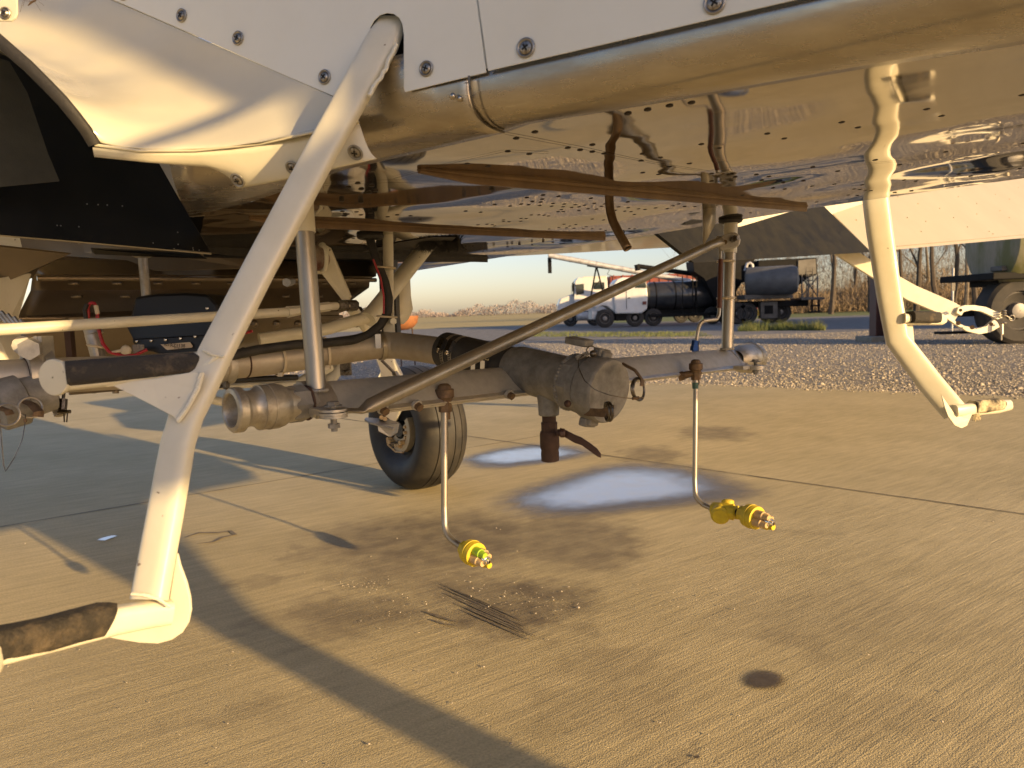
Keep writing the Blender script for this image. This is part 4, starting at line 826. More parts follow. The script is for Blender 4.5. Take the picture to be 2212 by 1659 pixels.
tb('red_wire', ((806, 560, 2.09), (822, 600, 2.10), (829, 640, 2.10), (829, 678, 2.10)), .0028, REDW, bh)
mb = MB(); mb.torus(P(800, 510, 2.1), (0, 0, 1), .030, .009); build(mb, 'grommet', BLACK, AC)
for u, v in ((833, 578), (836, 684)): mb = MB(); mb.torus(P(u, v, 2.13), (.1, 0, 1), .028, .003, 24); build(mb, 'cable_tie', TIE, AC)
# hopper gate housing and pump hardware behind
mb = MB(); mb.box(P(842, 640, 2.9), (.03, 0, 0), (0, .05, 0), (0, 0, .17)); build(mb, 'gate_link', BLACKP, AC)
mb = MB(); mb.rings([[P(u+x, v, 3.0)+Vector((0, y, 0)) for x, y in ((-25, 0), (-18, -.05), (8, -.05), (24, 0), (8, .05), (-18, .05))] for u, v in ((862, 600), (864, 640), (868, 668), (858, 690), (848, 700))], True); build(mb, 'gate_housing', CREAM, AC, smooth=60)
tb('lower_tube', ((560, 840, 2.6), (640, 828, 2.7)), .014); tb('lower_tube', ((640, 832, 2.7), (712, 790, 2.8)), .022); tb('lower_tube', ((640, 828, 2.7), (690, 880, 2.75)), .022); tb('lower_tube', ((688, 852, 2.75), (736, 786, 2.95)), .026); tb('lower_tube', ((500, 872, 2.4), (440, 860, 2.35)), .014); tb('lower_tube', ((440, 838, 2.5), (640, 826, 2.7)), .009)
mb = MB(); mb.box(P(747, 795, 2.4), (.018, 0, 0), (0, .008, 0), (0, 0, .024)); mb.cyl(P(740, 803, 2.36), P(746, 803, 2.38), .006, 8); mb.cyl(P(749, 803, 2.36), P(754, 803, 2.38), .006, 8); build(mb, 'line_bracket', DARKST, AC, bevel=.003)
mb = MB(); mb.tube([P(490, 822, 2.2), P(640, 815, 2.5)], .01, 10); build(mb, 'rear_conduit', BLACKP, AC)
tb('gear_link', ((758, 664, 2.6), (800, 720, 2.8)), .02, CREAM); tb('gear_link', ((776, 668, 2.7), (800, 705, 2.8)), .012, DARKST)

# flow controller box
mb = MB(); pts = [(277, 700), (291, 641), (340, 634), (400, 632), (450, 636), (470, 657), (480, 690), (484, 742), (470, 752), (300, 752), (284, 742), (284, 726)]
mb.plate([P(u, v, 1.98) for u, v in pts], (0, 1, 0), .16); fb = build(mb, 'flow_controller', BLACKP, AC, smooth=0, bevel=.008)
mb = MB(); mb.plate([P(u, v, 1.95) for u, v in ((272, 704), (480, 690), (478, 745), (290, 740))], (0, 1, 0), .03); mb.plate([P(u, v, 1.935) for u, v in ((286, 732), (474, 722), (474, 775), (410, 790), (330, 760), (300, 757))], (0, 1, 0), .02); build(mb, 'controller_flange', mat('black_satin_plastic', (.008, .008, .008), .35), fb, smooth=0, bevel=.003)
for u, v in ((296, 737), (327, 736), (358, 734), (390, 731), (422, 727), (448, 666)):
    mb = MB(); mb.lathe(P(u, v, 1.93), (0, -1, 0), [(0, .0035), (.003, .0035), (.004, .002), (.0042, .0001)], 12); build(mb, 'box_screw', CHROME, fb)
mb = MB(); lp = [P(u, v, 1.925) for u, v in ((347, 744), (410, 739), (416, 748), (414, 751), (362, 756), (358, 754))]; mb.plate(lp, (0, 1, 0), .002); lab = build(mb, 'serial_label', mat('label_paper', (.55, .46, .34), .6), fb, smooth=0)
def text(s, loc, size, par, m, rz=0, name='printed_text'):
    c = bpy.data.curves.new(name, 'FONT'); c.body = s; c.size = size; c.extrude = .0003; c.align_x = 'CENTER'; c.align_y = 'CENTER'
    t = bpy.data.objects.new(name, c); COL.objects.link(t); c.materials.append(m)
    dg = bpy.context.evaluated_depsgraph_get(); me = bpy.data.meshes.new_from_object(t.evaluated_get(dg)); bpy.data.objects.remove(t)
    o = bpy.data.objects.new(name, me); COL.objects.link(o); o.parent = par
    Mx = Matrix.Translation(loc) @ Matrix.Rotation(rz, 4, 'Y') @ Matrix.Rotation(rad(90), 4, 'X'); me.transform(Mx)
    if not me.materials: me.materials.append(m)
    return o
INK = mat('black_ink', (.01, .01, .01), .6)
text('RZ1138', P(384, 746.5, 1.9225), .012, lab, INK, rad(4)); text('BATTERY CABLE', P(388, 752, 1.9225), .004, lab, INK, rad(4)); text('MZZ', P(360, 745, 1.9225), .007, lab, INK, rad(4))
# actuator, wires, small fittings left of the box
mb = MB(); mb.cyl(P(199, 722, 1.9), P(214, 775, 1.9), .018, 16); mb.cyl(P(204, 722, 1.9), P(197, 700, 1.9), .022, 12); mb.cyl(P(205, 748, 1.88), P(212, 778, 1.88), .010, 10); acn = build(mb, 'actuator', ALU, AC)
tb('red_wire', ((191, 692, 1.88), (190, 662, 1.88), (196, 654, 1.88), (204, 655, 1.88), (210, 668, 1.88), (211, 690, 1.88), (214, 715, 1.87), (222, 742, 1.87), (236, 760, 1.87), (262, 768, 1.87), (290, 768, 1.87), (318, 755, 1.88)), .0042, REDW, acn)
tb('black_wire', ((186, 690, 1.87), (183, 670, 1.87), (188, 657, 1.87)), .005, BLACK, acn); tb('wire_splice', ((207, 660, 1.87), (211, 678, 1.87)), .0055, TIE, acn)
mb = MB(); mb.torus(P(210, 748, 1.89), (.2, .1, 1), .022, .003); build(mb, 'cable_tie', TIE, acn)
mb = MB(); mb.cyl(P(240, 762, 1.87), P(268, 756, 1.87), .004, 8); mb.sphere(P(272, 757, 1.87), .014, 12, 0, (0, 1, 0), .5); build(mb, 'wire_marker', TIE, acn)
mb = MB()
for k in range(5): mb.cyl(P(290+k*4, 745, 1.9), P(292+k*4, 762, 1.9), .006, 8)
build(mb, 'cable_bundle', mat('grey_sleeve', (.2, .18, .16), .5), acn)
tb('red_wire', ((470, 722, 2.0), (520, 722, 2.05), (545, 715, 2.05)), .004, REDW, acn)
mb = MB(); mb.box(P(152, 745, 1.95), (.008, 0, 0), (0, .01, 0), (0, 0, .05)); build(mb, 'rusty_bracket', RUST, acn)
# side hardware on the left bottom: second cam coupling with cap, rings, lanyard
cc = P(28, 868, 1.5); ax = Vector((-.62, -.75, -.2)).normalized()
mb = MB(); mb.lathe(cc-ax*.07, ax, [(0, .03), (0, .040), (.05, .043), (.055, .052), (.095, .052), (.10, .048), (.101, .001)], 36, 0); mb.cyl(P(30, 830, 1.55), cc+Vector((0, .03, 0)), .035, 20); lc = build(mb, 'boom_fill_cap', CAST, AC, smooth=40)
mb = MB(); mb.torus(P(16, 896, 1.42), (.4, -1, .2), .021, .0022); mb.torus(P(66, 880, 1.46), (.6, -.8, .3), .02, .0022); build(mb, 'pull_ring', STEEL, lc)
mb = MB(); mb.tube([P(55, 868, 1.47), P(70, 874, 1.46), P(84, 890, 1.45), P(82, 900, 1.45)], .010, 8, flat=(.3, 1)); mb.tube([P(-5, 880, 1.42), P(18, 888, 1.41), P(22, 896, 1.41)], .009, 8, flat=(.3, 1)); build(mb, 'cam_arm', BRONZE, lc)
mb = MB(); mb.tube(polyline([P(*q) for q in ((0, 905, 1.42), (4, 960, 1.42), (8, 1005, 1.42), (12, 1018, 1.42), (30, 990, 1.42), (48, 950, 1.43), (54, 915, 1.44), (55, 895, 1.45))], 36), .0009, 5); build(mb, 'lanyard_wire', DARKST, lc)
mb = MB(); mb.cyl(P(54, 905, 1.44), P(55, 912, 1.44), .003, 8); build(mb, 'ferrule', BRONZE, lc)
mb = MB(); mb.tube([P(110, 845, 1.6), P(130, 898, 1.58)], .012, 10, flat=(.4, 1)); hc = build(mb, 'linkage_arm', ALU, AC)
mb = MB(); mb.tube([P(139, 840, 1.6), P(133, 895, 1.58)], .0035, 8); mb.cyl(P(137, 862, 1.59), P(135, 885, 1.585), .0085, 10); mb.cyl(P(126, 890, 1.57), P(152, 889, 1.57), .004, 8); mb.tube([P(138, 890, 1.57), P(139, 912, 1.57)], .0016, 6); mb.tube([P(146, 890, 1.57), P(144, 912, 1.57)], .0016, 6); build(mb, 'linkage_clevis', DARKST, hc)
mb = MB(); mb.tube([P(150, 850, 1.75), P(300, 838, 1.9), P(420, 850, 2.1)], .004, 6)
for k in range(5): mb.cyl(P(200+50*k, 843, 1.85), P(200+50*k, 850, 1.85), .008, 8)
build(mb, 'lower_cowl_edge', COVE, AC)

# ------------------------------------------------------------------ boarding steps
def ovaltube(pts, hw, hd, front, n=44):
    """pts with half widths hw (across) and hd (toward front)"""
    rg = []
    for i, p in enumerate(pts):
        t = (pts[min(i+1, len(pts)-1)]-pts[max(0, i-1)]).normalized(); f = Vector(front); f = (f-t*f.dot(t)).normalized(); s = t.cross(f)
        e = .62
        rg.append([p+s*(abs(cos(a))**e*(1 if cos(a) > 0 else -1))*hw[i]+f*(abs(sin(a))**e*(1 if sin(a) > 0 else -1))*hd[i] for a in [2*pi*k/n for k in range(n)]])
    return rg
FR = (-.25, -1, -.1)
st = [P(846, 48, 1.03), P(836, 70, 1.02), P(826, 92, 1.015), P(700, 318, .985), P(560, 580, .95), P(465, 765, .925), P(428, 845, .91), P(402, 900, .895), P(384, 960, .88), P(355, 1120, .85), P(322, 1296, .82)]
wd = [.0185, .0215, .0228, .0212, .0208, .0212, .0212, .0208, .0208, .0214, .0212]
mb = MB(); mb.rings(ovaltube(st, wd, [w*.55 for w in wd], FR), True); s1_ = build(mb, 'boarding_step', CREAM, AC, smooth=24, label='near cream boarding step with black gripped foot bars')
# seam of weld down the upper front edge
mb = MB(); wp = polyline([P(*q) for q in ((856, 95, .996), (843, 130, .992), (827, 160, .988), (812, 184, .986), (798, 207, .983))], 26)
mb.tube([p+Vector((noise.noise(p*90)*.003, 0, noise.noise(p*70+Vector((5, 0, 0)))*.003)) for p in wp], .0028, 8); build(mb, 'weld_bead', WELD, s1_)
# upper foot bar
fa = P(120, 815, .86); fb_ = P(150, 811, .868); fe = P(433, 786, .925); ff = P(485, 775, .945)
mb = MB(); mb.rings(ovaltube([P(138, 818, .866), fe, P(455, 783, .93), ff], [.0148, .0148, .0140, .012], [.0135, .0135, .0125, .010], (0, -1, .1)), True); build(mb, 'foot_bar', CREAM, s1_, smooth=60)
mb = MB(); rg = ovaltube([P(146, 808, .864), P(250, 799, .884), P(380, 787.5, .912), P(418, 785, .920), P(430, 786, .924), P(437, 788, .926)], [.0152, .0148, .0140, .0135, .0115, .006], [.0158, .0154, .0150, .0146, .013, .008], (0, -1, .1)); mb.rings(rg, True); build(mb, 'grip_coating', GRIP, s1_, smooth=60)
mb = MB(); mb.lathe(fa, (-.26, -.965, .0), [(-.030, .010), (-.016, .015), (-.006, .0195), (-.001, .0214), (.002, .0214), (.0035, .0205), (.004, .001)], 40); build(mb, 'end_cap', CREAM, s1_, smooth=40)
mb = MB(); mb.plate([P(*q) for q in ((233, 829, .880), (330, 818, .888), (420, 803, .893), (440, 808, .893), (428, 842, .890), (405, 885, .882), (388, 907, .878), (381, 910, .878), (374, 900, .878), (340, 882, .880), (290, 856, .880))], (.1, 1, 0), .004); build(mb, 'gusset', CREAM, s1_, smooth=0, bevel=.0012)
mb = MB(); wl = polyline([P(*q) for q in ((236, 829, .884), (330, 817, .90), (400, 806, .914), (440, 795, .915), (470, 770, .915))], 60)
for i, p in enumerate(wl): mb.sphere(p+Vector((0, -.004, 0)), .0036, 6)
for p in polyline([P(*q) for q in ((436, 808, .890), (426, 842, .887), (404, 882, .879), (386, 907, .875))], 26): mb.sphere(p, .0032, 6)
for p in polyline([P(*q) for q in ((440, 757, .912), (458, 766, .908), (482, 770, .908))], 14): mb.sphere(p, .0019, 6)
build(mb, 'weld_bead', WELD, s1_)
# lower foot bar with round side plate
mb = MB(); mb.rings(ovaltube([P(366, 1321, .835), P(330, 1325, .822), P(245, 1341, .79), P(120, 1373, .745), P(0, 1402, .70), P(-60, 1417, .68)], [.0140, .0146, .0150, .0148, .0146, .0146], [.013]*6, (0, -1, .1)), True); build(mb, 'foot_bar', CREAM, s1_, smooth=60)
gg = [P(238, 1340, .785), P(230, 1338, .783), P(215, 1339, .778), P(160, 1354, .757), P(100, 1369, .735), P(40, 1383, .714), P(0, 1392, .70), P(-40, 1402, .685)]
mb = MB(); rg = ovaltube(gg, [.0160, .0166, .0168, .0166, .0164, .0164, .0164, .0164], [.0150]*8, (0, -1, .1), 40)
rg = [[p+(p-gg[i]).normalized()*.0016*noise.noise(p*130) for p in r] for i, r in enumerate(rg)]
mb.rings(rg, True); build(mb, 'grip_coating', mat('crumbling_grip_coating', (.022, .018, .013), .85, 0, (.10, .075, .045), 34, .003, 200, thr=(.46, .70)), s1_, smooth=60)
mb = MB(); c_ = P(-8, 1412, .69); mb.sphere(c_, .020, 20, 0, (1, .4, 0), .3); build(mb, 'end_cap', CREAM, s1_)
pl = [(382, 1195), (388, 1220), (402, 1258), (410, 1290), (412, 1318), (406, 1346), (392, 1368), (370, 1383), (340, 1391), (300, 1389), (262, 1383), (225, 1376), (236, 1362), (250, 1345), (320, 1331), (362, 1318), (366, 1290), (374, 1240)]
mb = MB(); mb.plate([P(u, v, .838+(u-330)*.00008) for u, v in pl], (.15, 1, 0), .004); build(mb, 'side_plate', CREAM, s1_, smooth=0, bevel=.0012)
mb = MB()
for p in polyline([P(*q) for q in ((286, 1283, .806), (310, 1285, .804), (340, 1293, .806), (364, 1309, .812))], 26): mb.sphere(p, .002, 6)
build(mb, 'weld_bead', WELD, s1_)
# far side step
st = [P(1885, 330, 2.42), P(1891, 430, 2.42), P(1900, 500, 2.42), P(1921, 640, 2.42), P(1938, 733, 2.42), P(2010, 828, 2.40), P(2062, 890, 2.38)]
wd = [.038, .039, .039, .037, .036, .038, .038]
mb = MB(); mb.rings(ovaltube(st, wd, [w*.55 for w in wd], FR), True); s2_ = build(mb, 'boarding_step', CREAM, AC, smooth=20, label='far cream boarding step bent outward beyond the belly')
mb = MB(); mb.rings(ovaltube([P(1935, 688, 2.42), P(1990, 689, 2.46), P(2030, 690, 2.5), P(2040, 690, 2.51)], [.020, .021, .020, .012], [.018, .02, .018, .01], (0, -1, .1)), True); mb.rings(ovaltube([P(1950, 688, 2.40), P(1966, 688, 2.40), P(1975, 688, 2.41)], [.017, .012, .003], [.02, .014, .004], (0, -1, .1)), True); build(mb, 'foot_bar', CREAM, s2_, smooth=60)
mb = MB(); mb.rings(ovaltube([P(1966, 685, 2.39), P(2000, 685, 2.42), P(2024, 686, 2.44), P(2030, 687, 2.45)], [.019, .019, .018, .006], [.02, .02, .018, .006], (0, -1, .1)), True); build(mb, 'grip_coating', GRIP, s2_, smooth=60)
solidpoly('gusset', [(1955, 698, 2.44), (1972, 700, 2.46), (1976, 745, 2.46), (1962, 728, 2.44)], (.1, 1, 0), .006, CREAM, s2_)
mb = MB(); mb.rings(ovaltube([P(2060, 888, 2.36), P(2092, 884, 2.37), P(2108, 882, 2.38)], [.020, .019, .017], [.02, .02, .018], (0, -1, .1)), True); mb.rings(ovaltube([P(2100, 884, 2.40), P(2150, 879, 2.44), P(2176, 875, 2.47), P(2182, 873, 2.48)], [.022, .022, .018, .006], [.02, .02, .018, .006], (0, -1, .1)), True); build(mb, 'foot_bar', CREAM, s2_, smooth=60)
mb = MB(); rg = ovaltube([P(2100, 880, 2.37), P(2130, 877, 2.40), P(2160, 873, 2.43), P(2170, 872, 2.44)], [.021, .022, .019, .008], [.02, .02, .018, .008], (0, -1, .1)); rg = [[p+Vector((0, 0, 1))*.004*noise.noise(p*60) for p in r] for r in rg]; mb.rings(rg, True)
for k in range(20): p = P(2110+random.uniform(-5, 5), 892, 2.37); mb.tube([p, p+Vector((random.uniform(-.015, .015), 0, -random.uniform(.008, .028)))], .0018, 5)
build(mb, 'grip_coating', GRIPW, s2_, smooth=60)
solidpoly('side_plate', [(2034, 853, 2.34), (2041, 880, 2.34), (2048, 900, 2.34), (2062, 919, 2.34), (2078, 925, 2.34), (2089, 920, 2.35), (2095, 907, 2.35), (2102, 892, 2.35), (2075, 896, 2.35), (2062, 893, 2.35)], (.1, 1, 0), .006, CREAM, s2_)

# ------------------------------------------------------------------ far wing: flap with walkway, painted outboard flap, boom hanger
def wf(u, v, d): return P(u, v, d)
fl1 = planar([(1415, 500, 3.10), (1500, 568, 3.30), (1881, 545, 4.60), (1775, 440, 4.85), (1705, 372, 5.0), (1440, 395, 3.60)], 1, 2, 5)
mb = MB(); mb.plate(fl1, (-.62, .72, .25), .04); build(mb, 'walkway_flap', WALK, AC, smooth=0, bevel=.003)
FLAPC = mat('flap_cream_paint', (.47, .41, .29), .38, 0, (.44, .375, .26), 2)
fl2 = planar([(1882, 544, 4.60), (2212, 514, 6.70), (2420, 495, 9.0), (2420, 330, 9.9), (2212, 320, 7.2), (1707, 372, 5.0), (1777, 440, 4.85)], 0, 1, 5)
mb = MB(); mb.plate(fl2, (-.62, .72, .25), .05); f2 = build(mb, 'outboard_flap', FLAPC, AC, smooth=0)
fpn = (fl2[1]-fl2[0]).cross(fl2[5]-fl2[0]).normalized()
def onflap(u, v, off=.002): p = PL(u, v, fpn, fpn.dot(fl2[0])); return p+(CAM-p).normalized()*(off+.012)
mb = MB()
for k in range(80):
    u = 1905+k*4.2; v = 545-8-(u-1882)*.0905; mb.sphere(onflap(u, v), .0035, 6)
for (u, v) in ((1812, 440), (1862, 432), (1900, 460), (1940, 425), (1983, 440), (2010, 412), (2030, 450), (2070, 425), (2110, 440), (2150, 420), (2180, 430), (1960, 470), (2000, 478), (2060, 470), (2110, 462), (2160, 455), (1925, 500), (1990, 500), (2090, 490), (2180, 470), (2052, 400), (2120, 395), (2200, 405), (1850, 475), (2137, 500), (2145, 505)): mb.sphere(onflap(u, v), .005, 6)
join_into(f2, mb, FLAPC)
# wing skins beyond (upper bodies that throw the shade)
def slab(name, pts, th, m): mb = MB(); mb.plate(pts, (0, 0, 1), th); return build(mb, name, m, AC, smooth=0, bevel=.01)
wr = P(1500, 560, 3.6); wl_ = P(300, 540, 2.4)
rr0 = Vector((wr.x, wr.y+.25, 1.42)); ll0 = Vector((-.95, 2.3, 1.42))
slab('wing_skin', [rr0-AF*.25, rr0+AX*8+Vector((0, 0, .55)), rr0+AX*8+AF*1.9+Vector((0, 0, .55)), rr0+AF*1.9], .22, CREAM)
slab('wing_skin', [ll0, ll0-AX*8+Vector((0, 0, .55)), ll0-AX*8+AF*1.9+Vector((0, 0, .55)), ll0+AF*1.9], .22, CREAM)
# fuselage upper body and far side wall
F0 = fl[-1]; F1 = fl[0]; fw = [p.copy() for p in fl]
mb = MB(); ps = polyline(fl, 12); rg = [[p+Vector((0, 0, .0)), p+Vector((.02, .03, .10)), p+Vector((.03, .04, .7)), p+Vector((-.1, -.15, 1.15))] for p in ps]; mb.rings(rg, False, 0, False); build(mb, 'far_side_panel', WHITE, AC, smooth=40)
mb = MB(); tA = SP(2850, -560); tB = SP(-650, -560); zt = 2.35
tA.z = 2.1; tB.z = 2.1
mb.add([Vector((tA.x, tA.y, 2.1)), Vector((tB.x, tB.y, 2.1)), ps[0]+Vector((-.1, -.15, 1.15)), ps[-1]+Vector((-.1, -.15, 1.15))], [(0, 1, 2, 3)]); build(mb, 'fuselage_top', WHITE, AC, smooth=0)
# tail: rear fuselage taper, tail plane with its brace rods, tail wheel (all unseen, shaped and placed to throw the shade)
SH = Vector((.74, -.67, 0)).normalized(); SPp = Vector((.67, .74, 0)).normalized()
def sp(s_, p_, z): v = SH*s_+SPp*p_; v.z = z; return v
mb = MB(); rg = []
for s_, p0, p1, zb, zt in ((.78, .50, 2.6, 1.22, 2.2), (1.1, .46, 2.5, 1.24, 2.2), (2.2, .50, 2.1, 1.24+.232*1.1, 2.25), (3.6, .60, 1.8, 1.24+.232*2.5, 2.35), (5.2, .95, 1.45, 1.30+.235*4.1, 2.6)):
    rg.append([sp(s_, p0+.20, zb+.10), sp(s_, p0+.24, zb), sp(s_, p1-.08, zb), sp(s_, p1, zb+.10), sp(s_, p1, zt-.2), sp(s_, p1-.3, zt), sp(s_, p0+.5, zt), sp(s_, p0+.20, zt-.2)])
mb.rings(rg, True); build(mb, 'unseen_rear_fuselage', WHITE, AC, smooth=30)
mb = MB(); mb.box(sp(4.0, 1.17, 1.1), SPp*.075, SH*.02, (0, 0, .95)); tw = build(mb, 'unseen_tail_wheel_leg', CREAM, AC, smooth=0, bevel=.005)
mb = MB(); mb.plate([sp(4.0, p_, z_) for p_, z_ in ((1.08, 1.40), (1.24, 1.40), (1.78, 1.95), (1.78, 2.15), (1.35, 2.15))], SH, .03); build(mb, 'ground_shade_plate', CREAM, AC, smooth=0)  # unseen plate added to cast the slanted band on the ground
mb = MB(); mb.lathe(sp(4.05, 1.17, .14)-SPp*.05, SPp, [(0, .03), (0, .12), (.02, .14), (.08, .14), (.1, .12), (.1, .03)], 28); build(mb, 'unseen_tail_wheel', TYREM, AC)
mb = MB(); mb.rings([[sp(s0, p_, z0) for s0, z0 in ((2.75, 1.70), (2.85, 1.67), (3.15, 1.76), (3.3, 1.90), (3.15, zt_), (2.9, zt_))] for p_, zt_ in ((-1.5, 1.98), (.28, 1.99), (.36, 2.02), (.44, 2.04), (.53, 2.07), (.60, 2.13), (.64, 2.30), (.75, 2.36))], True); build(mb, 'tailplane_shade_slab', CREAM, AC, smooth=40)  # unseen slab, top edge shaped to shade the near boarding step
mb = MB(); mb.plate([sp(3.05, p_, z_) for p_, z_ in ((.05, 3.4), (.05, 3.0), (.30, 2.80), (.47, 2.54), (.575, 2.27), (1.3, 2.27), (1.3, 3.4))], SH, .05); build(mb, 'panel_shade_plate', WHITE, AC, smooth=0)  # unseen plate added to keep the sun off the side panel
mb = MB(); mb.tube([sp(1.9, .10, 1.80), sp(1.9, .70, 2.06)], .012, 12); build(mb, 'tail_shade_rod', CREAM, AC)  # unseen rod added for the thin shadow streak on the fillet

# boom hanger arm with open clamp on the far wing
ha = P(1830, 548, 5.4); hb = P(2075, 695, 5.4)
mb = MB(); rg = []
for (u, v, d, h) in ((1800, 530, 5.4, .050), (1900, 592, 5.4, .052), (1966, 632, 5.4, .060), (2050, 668, 5.4, .058), (2068, 680, 5.4, .062)):
    p = P(u, v, d); t = (hb-ha).normalized(); up = Vector((-t.z, 0, t.x)); up = up if up.z > 0 else -up; rg.append([p+up*h+Vector((0, -.015, 0)), p+up*h+Vector((0, .015, 0)), p-up*h+Vector((0, .015, 0)), p-up*h+Vector((0, -.015, 0))])
mb.rings(rg, True); hgr = build(mb, 'boom_hanger', CREAM, AC, smooth=0, bevel=.004)
mb = MB(); mb.plate([P(u, v, 5.38) for u, v in ((2045, 672), (2056, 682), (2066, 696), (2084, 704), (2110, 709), (2130, 705), (2148, 690), (2155, 696), (2160, 706), (2140, 718), (2115, 722), (2090, 716), (2065, 702), (2048, 690), (2038, 678))], (0, 1, 0), .03); build(mb, 'clamp_jaw', CREAM, hgr, smooth=0, bevel=.003)
mb = MB(); mb.plate([P(u, v, 5.36) for u, v in ((2066, 676), (2070, 664), (2085, 659), (2105, 659), (2130, 663), (2150, 672), (2165, 676), (2166, 688), (2155, 690), (2140, 682), (2120, 673), (2098, 670), (2082, 674), (2077, 682))], (0, 1, 0), .03); build(mb, 'clamp_jaw', CREAM, hgr, smooth=0, bevel=.003)
mb = MB(); mb.cyl(P(2070, 698, 5.34), P(2070, 698, 5.3), .016, 14); mb.cyl(P(2100, 707, 5.34), P(2100, 707, 5.3), .016, 14); mb.cyl(P(2141, 700, 5.34), P(2141, 700, 5.31), .014, 14); mb.cyl(P(2075, 670, 5.33), P(2075, 670, 5.3), .012, 14); build(mb, 'clamp_bolt', BRONZE, hgr)
mb = MB()
for v in (672, 677, 682, 698): mb.torus(P(2168, v, 5.33), (0, .2, 1), .014, .006)
mb.torus(P(2186, 687, 5.33), (0, 1, 0), .02, .0035); mb.cyl(P(2170, 680, 5.33), P(2186, 690, 5.33), .004, 8); mb.cyl(P(2164, 700, 5.33), P(2164, 722, 5.33), .012, 10); mb.tube([P(2163, 722, 5.33), P(2163, 735, 5.33)], .005, 8); build(mb, 'quick_pin', STEEL, hgr)

# ------------------------------------------------------------------ main wheel
gc = G(905, 1050); wx = Vector((cos(rad(40)), sin(rad(40)), 0)).normalized(); wdv = Vector((-wx.y, wx.x, 0)); R_ = .376; Wd = .285
wc = Vector((gc.x, gc.y, R_-.008)) + wdv*0.0
prof = []
hw = Wd/2
for (h, r) in ((-.085, .155), (-.092, .17), (-.118, .195), (-.136, .235), (-.142, .275), (-.134, .312), (-.110, .345), (-.080, .362), (-.074, .3645), (-.0735, .358), (-.069, .358), (-.0685, .3665), (-.030, .371), (-.0295, .364), (-.025, .364), (-.0245, .3715), (.020, .3715), (.0205, .364), (.025, .364), (.0255, .371), (.064, .3665), (.0645, .358), (.069, .358), (.0695, .3645), (.080, .362), (.110, .345), (.134, .312), (.142, .275), (.136, .235), (.118, .195), (.092, .17), (.085, .155)): prof.append((h*1.13, r*1.01))
wh = MB(); wh.lathe(wc, wx, [(-.06, .15), (-.075, .155), (-.082, .162), (-.08, .14), (-.04, .135), (-.03, .05), (-.03, .001)], 48); wheel = build(wh, 'main_wheel', mat('dark_magnesium_rim', (.035, .033, .03), .5, .5), AC, smooth=40)
mb = MB(); rgl = []; n = 72
mb.lathe(wc, wx, prof, n)
# flatten contact patch
mb.v = [(x, y, max(z, .003)) for x, y, z in mb.v]
build(mb, 'tyre', TYREM, wheel, smooth=38)
mb = MB(); 
def arc(r0, r1, a0, a1, h0, h1, n=20, mi=0):
    a = []
    for i in range(n+1):
        q = rad(lerp(a0, a1, i/n)); d = Vector((0, 0, 1))*cos(q)+wdv*sin(q); a.append([wc+d*r0+wx*h0, wc+d*r1+wx*h0, wc+d*r1+wx*h1, wc+d*r0+wx*h1])
    mb.rings(a, True, mi)
arc(.105, .14, -200, -55, -.135, -.095); arc(.06, .10, -230, -60, -.120, -.075)
build(mb, 'brake_caliper', mat('cream_brake_casting', (.50, .42, .28), .5, .3), wheel, smooth=40)
mb = MB(); rng = random.Random(4)
for k, q in enumerate((-75, -95, -115, -137, -160, -182, 60, 85, 110, 140, 20, 200, 45, 125)):
    d = Vector((0, 0, 1))*cos(rad(q))+wdv*sin(rad(q)); rr = .095 if k < 6 else rng.uniform(.085, .115); c = wc+d*rr-wx*.12; mb.cyl(c, c-wx*rng.uniform(.018, .045), rng.uniform(.009, .016), 6)
build(mb, 'brake_bolt', GOLD, wheel, smooth=30)
mb = MB()
for k in range(16):
    q = rad(rng.uniform(20, 170)); d = Vector((0, 0, 1))*cos(q)+wdv*sin(q); c = wc+d*rng.uniform(.07, .125)-wx*rng.uniform(.10, .14); mb.box(c, Vector((rng.uniform(.008, .02), 0, 0)), Vector((0, rng.uniform(.008, .02), 0)), Vector((0, 0, rng.uniform(.008, .02))))
build(mb, 'brake_hardware', DARKST, wheel, bevel=.003)
mb = MB(); mb.tube(polyline([wc+Vector((0, 0, 1))*-.06+wdv*.10-wx*.15, wc+Vector((0, 0, -.10))+wdv*.09-wx*.15, wc+Vector((0, 0, -.135))+wdv*.02-wx*.14, wc+Vector((0, 0, -.13))-wdv*.06-wx*.14], 16), .0055, 8); build(mb, 'brake_line', GOLD, wheel)
mb = MB(); mb.lathe(wc, wx, [(-.125, .001), (-.125, .045), (-.10, .05), (-.05, .05)], 24); build(mb, 'axle_hub', DARKST, wheel)
# gear leg and plate
mb = MB(); mb.plate([P(*q) for q in ((785, 665, 4.0), (800, 662, 4.0), (845, 770, 4.08), (868, 815, 4.1), (868, 880, 4.1), (850, 912, 4.1), (821, 892, 4.08), (821, 800, 4.06), (812, 775, 4.04), (770, 675, 4.0))], (.3, 1, 0), .035); leg = build(mb, 'landing_gear_leg', CREAM, AC, smooth=0, bevel=.004)
mb = MB()
for u, v in ((829, 858), (840, 862), (824, 900), (832, 903)): mb.cyl(P(u, v+2, 4.05), P(u, v+2, 4.0), .012, 10)
build(mb, 'leg_bolt', GOLD, leg)
mb = MB(); mb.plate([P(*q) for q in ((787, 905, 3.95), (800, 912, 3.92), (850, 925, 3.93), (862, 912, 4.05), (838, 905, 4.1), (790, 901, 4.0))], (0, 0, -1), .012); mb.plate([P(*q) for q in ((815, 918, 3.93), (862, 914, 3.95), (858, 935, 3.95), (843, 945, 3.95), (817, 932, 3.93))], (.2, 1, 0), .012); build(mb, 'torque_plate', SCREWR, leg, smooth=0, bevel=.003)
